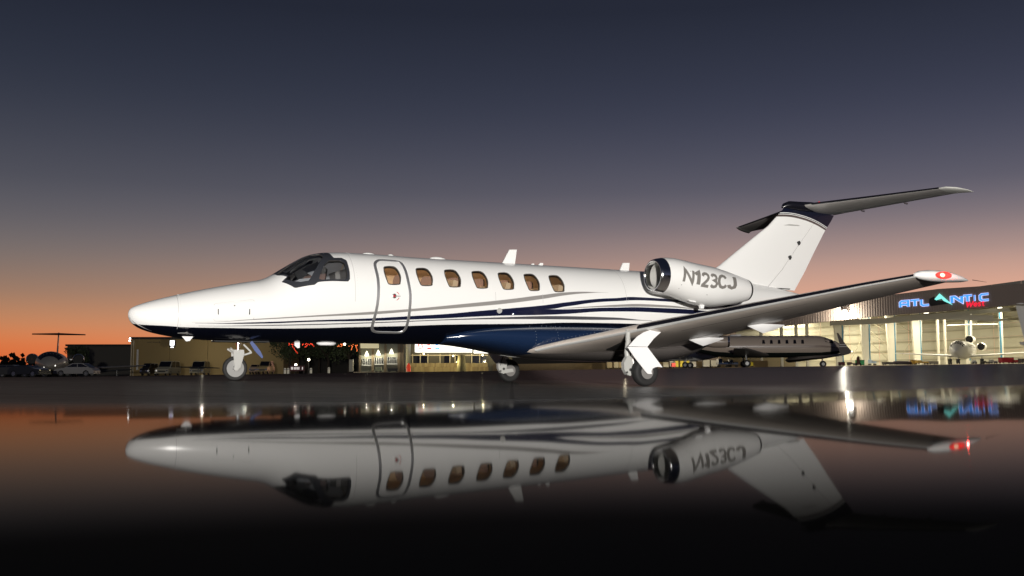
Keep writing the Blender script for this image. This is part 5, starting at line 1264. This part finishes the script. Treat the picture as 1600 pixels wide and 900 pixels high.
# ---- vehicles
def car(name, label, cat, px, y, yaw, Ln, Wd, Hh, col, kind='sedan', group=None):
    x = XX(px, y); root = thing(name, label, cat, (x, y, zg(x, y)), yaw, group); m = mat('car_paint_%d_%d_%d' % tuple(int(c*100) for c in col), col, .28, coat=.4)
    h = Ln/2
    if kind == 'sedan': body = [(-h,.3),(-h,.62),(-h*.9,.86),(-h*.62,.92),(h*.42,.92),(h*.92,.74),(h,.55),(h,.28)]; cab = [(-h*.80,.90),(-h*.42,Hh),(h*.08,Hh),(h*.44,.91)]
    elif kind == 'van': body = [(-h,.3),(-h,1.1),(h*.62,1.1),(h*.96,.95),(h,.7),(h,.28)]; cab = [(-h,1.09),(-h*.97,Hh),(h*.30,Hh),(h*.66,1.09)]
    else: body = [(-h,.35),(-h,1.05),(-h*.05,1.05),(h*.5,1.05),(h*.95,.98),(h,.7),(h,.35)]; cab = [(-h*.92,1.04),(-h*.86,Hh),(h*.12,Hh),(h*.46,1.04)]
    q = MB(); q.prism(body, lambda u, v, t: (u, t, v), -Wd/2, Wd/2); q.build('body', m, root, angle=30)
    q = MB(); q.prism(cab, lambda u, v, t: (u, t*(1-.12*(v-.9)), v), -Wd/2*.94, Wd/2*.94); cb = q.build('cabin', m, root, False)
    c0, c1, c2, c3 = cab
    for s in (-1, 1):
        ys = s*(Wd/2*.94*(1-.06*(Hh-.9)))
        for f0, f1 in ((.06, .48), (.52, .94)):
            A = [(c0[0]+(c3[0]-c0[0])*f, c0[1]+.06) for f in (f0, f1)]; B = [(c1[0]+(c2[0]-c1[0])*f, c1[1]-.07) for f in (f1, f0)]
            q = MB(); q.add([(u, s*(Wd/2*.94*(1-.12*(v-.9))+.008), v) for u, v in A+B], [(0,1,2,3)]); q.build('side_window', DGLASS, root, False)
    for (p, r), nm in (((c2, c3), 'windshield'), ((c0, c1), 'rear_window')):
        w = Wd/2*.82; s = 1 if nm == 'windshield' else -1
        q = MB(); q.add([(p[0]*.9+r[0]*.1+.02*s, -w, p[1]*.9+r[1]*.1), (p[0]*.9+r[0]*.1+.02*s, w, p[1]*.9+r[1]*.1), (p[0]*.12+r[0]*.88+.02*s, w, p[1]*.12+r[1]*.88), (p[0]*.12+r[0]*.88+.02*s, -w, p[1]*.12+r[1]*.88)], [(0,1,2,3)]); q.build(nm, DGLASS, root, False)
    q = MB(); q.box(h-.01, h+.02, -Wd*.28, Wd*.28, .48, .66); q.build('grille', DARKM, root, False)
    for s in (-1, 1):
        q = MB(); q.box(h*.97, h+.01, s*Wd*.38-.13, s*Wd*.38+.13, .58, .74); q.build('headlight', CHROME, root, False)
        for wx in (-h*.62, h*.62):
            q = MB(); q.lathe([(-.1,.2),(-.1,.30),(-.06,.33),(.06,.33),(.1,.30),(.1,.2)], (wx, s*(Wd/2-.1), .33), (0, 1, 0), 18); w = q.build('wheel', RUBBER, root)
            q = MB(); q.lathe([(-.105,.04),(-.105,.20),(.105,.20),(.105,.04)], (wx, s*(Wd/2-.1), .33), (0, 1, 0), 16); q.build('rim', ALU, w)
            q = MB()
            for k in range(5):
                t = 2*PI*k/5; q.lathe([(0,.035),(.004,.035)], (wx+.13*cos(t), s*(Wd/2-.1)+s*.107, .33+.13*sin(t)), (0, s, 0), 6)
            q.build('rim_slot', BLACK, w)
    return root
car('silver_sedan', 'silver sedan parked side-on beside the nose-on jet at the left', 'car', 121, 104, PI, 4.05, 1.75, 1.35, (.25, .24, .235))
car('delivery_truck', 'pale box-fronted truck facing the camera before the olive hangar', 'truck', 263, 148, radians(-92), 5.0, 1.95, 2.05, (.42, .38, .27), 'van')
car('white_van', 'cream van facing the camera left of the nose wheel', 'van', 313, 150, radians(-85), 5.0, 2.0, 2.0, (.48, .43, .28), 'van')
car('golf_cart', 'small tan cart right of the nose wheel', 'cart', 398.5, 146, radians(-90), 2.6, 1.05, 1.35, (.50, .36, .24), 'suv')
car('tan_pickup', 'tan pickup facing the camera right of the small cart', 'truck', 415.5, 146, radians(-90), 4.6, 1.5, 1.85, (.40, .30, .14), 'suv')
car('dark_van', 'dark vehicle in shade at the left end of the olive hangar', 'van', 233.5, 146, radians(-90), 4.4, 1.1, 1.75, (.04, .03, .02), 'van')
car('shadowed_car', 'dark low car at the far left beneath the jet wing', 'car', 22, 98, radians(5), 4.2, 1.7, 1.2, (.035, .033, .03))
car('black_coupe', 'black car between the far-left car and the nose-on jet', 'car', 47, 96, radians(-15), 3.4, 1.7, 1.1, (.015, .015, .015))
def rail(px0, px1, py0, py1, y, label):
    q = MB(); q.tube([(XX(px0, y), y, HH(py0, y)), (XX((px0+px1)/2, y), y+.3, HH((py0+py1)/2-.4, y)), (XX(px1, y), y, HH(py1, y))], [.05, .11, .05], 8)
    x = XX((px0+px1)/2, y); m = MB(); root = thing('parked_glider_wing', label, 'aircraft', (0, 0, 0)); q.build('wing', DARKM, root)
    q = MB(); q.tube([(x, y, HH((py0+py1)/2, y)), (x, y, zg(x, y))], .06, 8); q.build('stand', DARKM, root)
rail(276, 344, 573.4, 575.2, 140, 'thin dark aircraft wing on a stand in front of the cream van')
rail(160, 206, 580.5, 577.5, 118, 'thin dark wing standing low beside the silver sedan')

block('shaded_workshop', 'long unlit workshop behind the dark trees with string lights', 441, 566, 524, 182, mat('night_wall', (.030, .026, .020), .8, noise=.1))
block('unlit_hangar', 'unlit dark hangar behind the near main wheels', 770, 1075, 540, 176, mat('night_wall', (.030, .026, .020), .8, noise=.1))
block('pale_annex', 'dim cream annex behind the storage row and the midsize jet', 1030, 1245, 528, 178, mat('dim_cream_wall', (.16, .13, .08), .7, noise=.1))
for px, py, lb in ((975, 556, 'added fill lamp left of the near main gear, half hidden by the belly'), (1062, 548, 'added fill lamp behind the near wing above the yellow bay posts'), (1125, 540, 'added fill lamp behind the near wing above the blue tug')):
    lamp(px, py, 122, .10, 3, (1, .86, .6), lb, 'added_fill_lamp', energy=520, below=.2)  # lamps added only to brighten the storage row, mostly out of sight
# ---- trees, lights and shops under the belly
def tree(px, pyt, y, w, label, seed, lights=0):
    rnd = random.Random(seed); x = XX(px, y); z0 = zg(x, y); ht = HH(pyt, y)-z0; root = thing('broadleaf_tree', label, 'tree', (x, y, z0))
    q = MB(); q.tube([(0, 0, 0), (.1, 0, ht*.3), (-.05, 0, ht*.5)], [.22, .16, .12], 8)
    for k in range(5):
        a = rnd.uniform(0, 2*PI); q.tube([(0, 0, ht*.35), (cos(a)*w*.25, sin(a)*w*.25, ht*.65), (cos(a)*w*.38, sin(a)*w*.38, ht*.85)], [.1, .06, .02], 6)
    q.build('trunk', mat('dark_bark', (.04, .03, .02), .9), root)
    q = MB()
    cl = [(rnd.uniform(-.4, .4)*w, rnd.uniform(-.4, .4)*w, ht*rnd.uniform(.45, .92), rnd.uniform(.15, .3)*w) for _ in range(12)]
    for k in range(1500):
        c = rnd.choice(cl); d = Vector((rnd.gauss(0, 1), rnd.gauss(0, 1), rnd.gauss(0, .8))).normalized()*c[3]*rnd.uniform(.5, 1); p = Vector(c[:3])+d
        u = Vector((rnd.gauss(0, 1), rnd.gauss(0, 1), rnd.gauss(0, 1))).normalized()*.16; v = u.cross(Vector((rnd.gauss(0, 1), rnd.gauss(0, 1), 1))).normalized()*.12
        q.add([p-u, p+v, p+u, p-v], [(0, 1, 2, 3)])
    q.build('crown', mat('night_foliage', (.055, .075, .03), .7, noise=.4, nscale=1), root, False)
tree(452, 520, 152, 5.5, 'dark tree left end of the red string lights', 1); tree(480, 516, 158, 6.5, 'dark tree behind the barrier with the bollards', 2)
tree(512, 518, 156, 6.5, 'dark tree between the two groups of string lights', 3); tree(545, 519, 150, 6.0, 'dark tree just left of the lit shopfront', 4)
tree(498, 512, 172, 9, 'tallest dark tree behind the others', 5)
tree(120.5, 544, 170, 4, 'dark tree at the left end of the shaded hangar, against the sky', 8)
rr = mat('red_bulb', (1, .1, .05), .5, emit=(1, .07, .03), es=1.6); ro = mat('orange_bulb', (1, .3, .05), .5, emit=(1, .22, .06), es=2.0)
def string_lights(lst, y, label, m):
    root = thing('string_lights', label, 'string lights'); 
    for px, py in lst:
        q = MB(); q.lathe([(-.055,.01),(-.03,.045),(.03,.045),(.055,.01)], (XX(px, y), y, HH(py, y)), (0, 0, 1), 8); q.build('bulb', m, root)
    q = MB(); pts = [(XX(px, y), y, HH(py, y)+.08) for px, py in sorted(lst)]; q.tube(pts, .012, 5); q.build('cable', BLACK, root)
rnd = random.Random(11)
string_lights([(453+rnd.uniform(-3,8), 536.5+rnd.uniform(-1.5,3.5)) for _ in range(10)] + [(457+i*1.05+rnd.uniform(-.8,.8), 541+i*1.5) for i in range(8)], 147, 'red string lights on the leftmost dark tree', rr)
string_lights([(474+rnd.uniform(-3,16), 537.5+rnd.uniform(-2,6)*rnd.random()) for _ in range(20)], 147, 'red string lights right of the white belly aerial', rr)
string_lights([(526+rnd.uniform(0,33), 538+rnd.uniform(-1,3.4)) for _ in range(18)] + [(549.5+rnd.uniform(-1.2,1.2), 540+i*1.6) for i in range(5)] + [(557+rnd.uniform(-1.3,1.3), 540+i*1.7) for i in range(6)], 145, 'orange string lights hanging beside the lit shopfront', ro)
lamp(538, 537.8, 143, .17, 9, WW, 'bright lamp among the orange string lights', 'street_lamp')
def post_lamp(px, py, y, label):
    x = XX(px, y); t = thing('post_lamp', label, 'lamp', (x, y, zg(x, y))); h = HH(py, y)-zg(x, y)
    q = MB(); q.tube([(0, 0, 0), (0, 0, h)], .05, 8); q.build('post', DARKM, t)
    q = MB(); q.lathe([(-.18,.06),(-.1,.17),(.08,.17),(.18,.05)], (0, 0, h), (0, 0, 1), 12); q.build('globe', mat('globe_lit', (1, 1, 1), .4, emit=(1, .88, .66), es=7), t)
    li = bpy.data.lights.new('globe_light', 'POINT'); li.energy = 60; li.color = WW; li.shadow_soft_size = .02; lo = bpy.data.objects.new('globe_light', li); COL.objects.link(lo); lo.parent = t; lo.location = (0, -.5, h)
post_lamp(482.3, 562, 145, 'taller globe lamp above the bollards'); post_lamp(462.3, 570, 143, 'lower globe lamp behind the lettered barrier')
for px, lb in ((445.5, 'leftmost white bollard of the row'), (450.5, 'second white bollard, at the left end of the barrier'), (486, 'white bollard at the right end of the barrier'), (514, 'lone white bollard in front of the dark trees')):
    y = 138.; x = XX(px, y); z = zg(x, y); t = thing('bollard', lb, 'bollard', (x, y, z), 0, 'white bollards along the kerb'); h = HH(575 if px < 510 else 574, y)-z
    q = MB(); q.lathe([(0,.16),(h-.08,.16),(h,.08),(h+.02,0)], (0,0,0), (0,0,1), 12); q.build('post', mat('glowing_bollard_white', (.6, .57, .45), .6, emit=(1, .9, .7), es=.12), t)  # posts carry a weak glow of their own, as if lamplit
    q = MB(); q.lathe([(h*.66,.165),(h*.8,.165)], (0,0,0), (0,0,1), 12, False); q.build('reflective_band', GREYM, t)
def barrier():
    y = 138.5; x0, x1 = XX(453, y), XX(476, y); t = thing('barrier', 'low dark barrier with a row of white letter blocks between the bollards', 'barrier', ((x0+x1)/2, y, zg(x0, y))); w = (x1-x0)/2
    q = MB(); q.box(-w, w, -.05, .05, .35, 1.1); q.build('board', mat('maroon_board', (.10, .02, .02), .5), t, False)
    for i, u in enumerate((.12, .2, .33, .42, .52, .62, .86)):
        q = MB(); a = -w + 2*w*u; q.box(a-.06, a+.07, -.08, -.05, .55, .9); q.build('letter', mat('glowing_block_letter', (.8, .75, .7), .5, emit=(1, .9, .85), es=.5), t, False)  # letter blocks brightened by a glow put into their colour
    for s in (-.9, .9):
        q = MB(); q.box(w*s-.04, w*s+.04, -.04, .04, 0, .35); q.build('leg', DARKM, t, False)
barrier()
crate('white_parcel', 'pale parcel block by the trunk of the tree nearest the shop', 'box', 546, 552, 562, 140, (.45, .42, .32))

def shopfront():
    y = 142.; root = thing('lit_shopfront', 'low lit building with cream awning and three wall lamps, under the belly', 'building', (0, 0, 0))
    wall = mat('shop_wall', (.20, .20, .15), .7, noise=.1)
    bx = [562, 580.5, 584, 600, 603.5, 621, 632]
    def bx_(a, b, y0, y1, t, bt, m, name, par=root):
        q = MB(); q.box(XX(a, y0), XX(b, y0), y0, y1, HH(bt, y0), HH(t, y0)); return q.build(name, m, par, False)
    bx_(560.5, 634, y+.3, y+7, 520, 586, wall, 'wall')
    for a, b in ((580.5, 584), (600, 603.5), (621, 626), (627, 630.5), (560.5, 563)): bx_(a, b, y-.1, y+.28, 525, 583, mat('brown_pier', (.16, .12, .07), .7), 'pier')
    for i, (a, b, t, bt) in enumerate(((566, 579.5, 560.5, 570), (585.5, 599, 559, 568.5), (605, 620, 558, 568))):
        f = bx_(a, b, y+.14, y+.28, t, bt, DGLASS, 'window')
        n = 5
        for k in range(n+1):
            xx = a + (b-a)*k/n; bx_(xx-.28, xx+.28, y+.06, y+.13, t, bt, mat('pale_bar', (.55, .55, .5), .5), 'window_bar', f)
        bx_(a-1, b+1, y-.02, y+.12, bt+.02, bt+1.4, mat('pale_sill', (.6, .6, .55), .6), 'sill', f)
    q = MB(); 
    aw = [(XX(563, y-1.4), HH(543.5, y-1.4)), (XX(591.7, y-1.4), HH(543.5, y-1.4)), (XX(591.2, y-.2), HH(535, y-.2)), (XX(562.6, y-.2), HH(535, y-.2))]
    q.add([(aw[0][0], y-1.4, aw[0][1]), (aw[1][0], y-1.4, aw[1][1]), (aw[2][0], y-.2, aw[2][1]), (aw[3][0], y-.2, aw[3][1]), (aw[0][0], y-1.3, aw[0][1]-.05), (aw[1][0], y-1.3, aw[1][1]-.05), (aw[2][0], y-.1, aw[2][1]-.05), (aw[3][0], y-.1, aw[3][1]-.05)], [(0,1,2,3),(7,6,5,4),(0,4,5,1),(1,5,6,2),(2,6,7,3),(3,7,4,0)])
    q.build('awning', mat('glowing_cream_canvas', (.8, .74, .48), .7, emit=(1, .86, .5), es=.45), root, False)  # lit look of the canvas comes from a glow in its material
    for px, py, lb in ((573, 552, 'left of the three cone wall lamps on the lit shopfront'), (591, 550.5, 'middle cone wall lamp on the lit shopfront'), (611.5, 548.5, 'right of the three cone wall lamps on the lit shopfront')):
        x, z = XX(px, y-.3), HH(py, y-.3); t = thing('cone_lamp', lb, 'lamp', (x, y-.35, z), 0, 'cone wall lamps on the shopfront')
        q = MB(); q.lathe([(.30,.06),(.1,.16),(-.38,.34)], (0,0,0), (0,0,1), 14, False); q.build('shade', mat('lit_shade', (1, 1, .9), .5, emit=(1, .95, .74), es=1.8), t)
        q = MB(); q.tube([(0,0,.3),(-.1,.1,.42),(-.1,.35,.4)], .03, 6); q.build('arm', BGWHITE, t)
        li = bpy.data.lights.new('cone_light', 'POINT'); li.energy = 110; li.color = (1, .94, .75); li.shadow_soft_size = .02; lo = bpy.data.objects.new('cone_light', li); COL.objects.link(lo); lo.parent = t; lo.location = (0, -.25, -.45)
    # kerb in front
    q = MB(); q.box(XX(553, y-3), XX(770, y-3), y-3.2, y-2.9, HH(583, y-3), HH(581.2, y-3)); q.build('kerb', mat('pale_kerb', (.8, .66, .42), .7), root, False)
    crate('vending_box', 'pale green box below the middle cone lamp', 'box', 587, 596, 573, y-1.2, (.5, .55, .35))
    crate('dark_planter', 'dark planter below the right cone lamp', 'planter', 607, 622, 576, y-1.2, (.03, .03, .03))
shopfront()
def canopy_shop():
    y = 150.; root = thing('canopy_shop', 'shop with a glowing white canopy sign and glazed bays behind a tan wall', 'building', (0, 0, 0))
    def bx_(a, b, y0, y1, t, bt, m, name, par=root):
        q = MB(); q.box(XX(a, y0), XX(b, y0), y0, y1, HH(bt, y0), HH(t, y0)); return q.build(name, m, par, False)
    bx_(634, 800, y+1, y+7, 515, 585, mat('dim_shop_wall', (.13, .11, .06), .7), 'wall')
    wh = mat('canopy_lit', (1, 1, 1), .5, emit=(1, .98, .90), es=1.25)
    bx_(648, 736.5, y-2, y+.5, 530, 550.3, wh, 'canopy'); bx_(740, 800, y-1.6, y+.5, 540, 551.8, wh, 'canopy')
    rd = mat('canopy_red', (.8, .05, .05), .5, emit=(.9, .06, .06), es=1.0); bl = mat('canopy_blue', (.1, .4, .9), .5, emit=(.10, .45, .95), es=1.0)
    yy = y-2.05
    def g(px0, px1, pb, pt): return lambda u, v, t: (XX(px0+(px1-px0)*u, yy), yy-t, HH(pb+(pt-pb)*v, yy))
    q = MB(); strip([(.0,0),(.42,1),(.58,1),(1,0)], .16, g(652.5, 660.5, 543.5, 533), q, 0, .03); q.build('canopy_letter', rd, root, False)
    for a, b, t, m in ((654, 659, 544.2, rd), (667.5, 674, 543.2, rd), (680, 686.5, 543.2, bl)):
        bx_(a, b, yy-.04, yy, t, t+(1.3 if a == 654 else 2.4), m, 'canopy_mark')
    bx_(667.5, 671.5, yy-.04, yy, 538.5, 539.8, rd, 'canopy_mark'); bx_(680.5, 684, yy-.04, yy, 538, 539.8, bl, 'canopy_mark')
    post = mat('tan_post', (.75, .62, .35), .6)  # plain tan paint for mullions and transom
    for px in (644.5, 656.5, 668.5, 687.5, 703, 711, 737, 749.5): bx_(px-.6, px+.6, y+.1, y+.4, 553, 568, post, 'mullion')
    for a, b in ((645.5, 655.5), (657.5, 667.5), (694, 702), (712, 718), (738, 748.5), (750.5, 760)): bx_(a, b, y+.45, y+.6, 556, 568, DGLASS, 'pane')
    bx_(640, 762, y+.05, y+.35, 554.4, 555.7, post, 'transom')
    for px, py, lb in ((662, 553, 'left yellow soffit lamp under the white canopy'), (754, 555, 'right yellow soffit lamp, under the smaller canopy'), (708, 556, 'middle soffit lamp between the canopies')):
        lamp(px, py, y-4.6, .13, 6, (1, .85, .45), lb, 'soffit_lamp', energy=210, below=.45)
    q = MB(); q.lathe([(0,.7),(HH(548, 144)-zg(-6, 144)-.6,.5)], (XX(721, 144), 144, zg(-6, 144)), (0,0,1), 18); q2 = q.build('round_column', mat('olive_column', (.16, .14, .07), .7), None); tag(q2, 'thick olive column at the right end of the long canopy', 'column')
    # tan wall of stones in front
    y2 = 147.2; n = 48; tw = thing('tan_wall', 'low tan stone wall in front of the canopy shop', 'wall', (0, 0, 0)); ms = [mat('tan_stone_%s' % k, c, .85, noise=.15, nscale=3) for k, c in (('light', (.48, .38, .20)), ('mid', (.42, .33, .17)), ('dark', (.36, .27, .14)))]
    rn = random.Random(3)
    for i in range(n):
        a = 641 + (762-641)*i/n; b = a + (762-641)/n - .12
        if 718 < a < 721: continue
        for j, (t, bt) in enumerate(((567.3, 573.3), (573.5, 580.8))):
            sh = (0 if j == 0 else 1.2); q = MB(); q.box(XX(a+sh, y2), XX(b+sh, y2), y2 + rn.uniform(-.04, .04), y2+.5, HH(bt, y2), HH(t + rn.uniform(-.25, .25), y2)); q.build('stone', ms[rn.randrange(3)], tw, False)
    t = thing('red_hydrant', 'red glowing standpipe at the left end of the tan wall', 'hydrant', (XX(638.5, 139), 139, HH(580.5, 139)))
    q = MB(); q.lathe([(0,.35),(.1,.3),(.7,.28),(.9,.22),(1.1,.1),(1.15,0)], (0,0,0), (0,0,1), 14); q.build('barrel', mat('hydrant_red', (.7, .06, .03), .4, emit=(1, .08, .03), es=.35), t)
    q = MB(); q.lathe([(-.34,.09),(.34,.09)], (0,0,.6), (1,0,0), 10); q.build('outlet', REDL, t)
canopy_shop()
# distant treeline on the left horizon
def treeline():
    rn = random.Random(9); q = MB(); y = 420.
    for i in range(2600):
        px = rn.uniform(-260, 205); hgt = 4.2 + 2.2*sin(px*.11) + 1.6*sin(px*.37+1) + (3 if 18 < px < 34 else 0); p = Vector((XX(px, y), y + rn.uniform(-10, 10), HH(589, y) + rn.uniform(0, max(hgt, 1.5))))
        u = Vector((rn.gauss(0, 1), 0, rn.gauss(0, 1))).normalized()*1.1; v = Vector((-u.z, rn.uniform(-.5, .5), u.x))
        q.add([p-u, p+v, p+u, p-v], [(0, 1, 2, 3)])
    o = q.build('distant_treeline', mat('distant_foliage', (.02, .02, .014), .9), None, False); tag(o, 'low dark treeline on the far left horizon', 'trees', kind='stuff')
treeline()
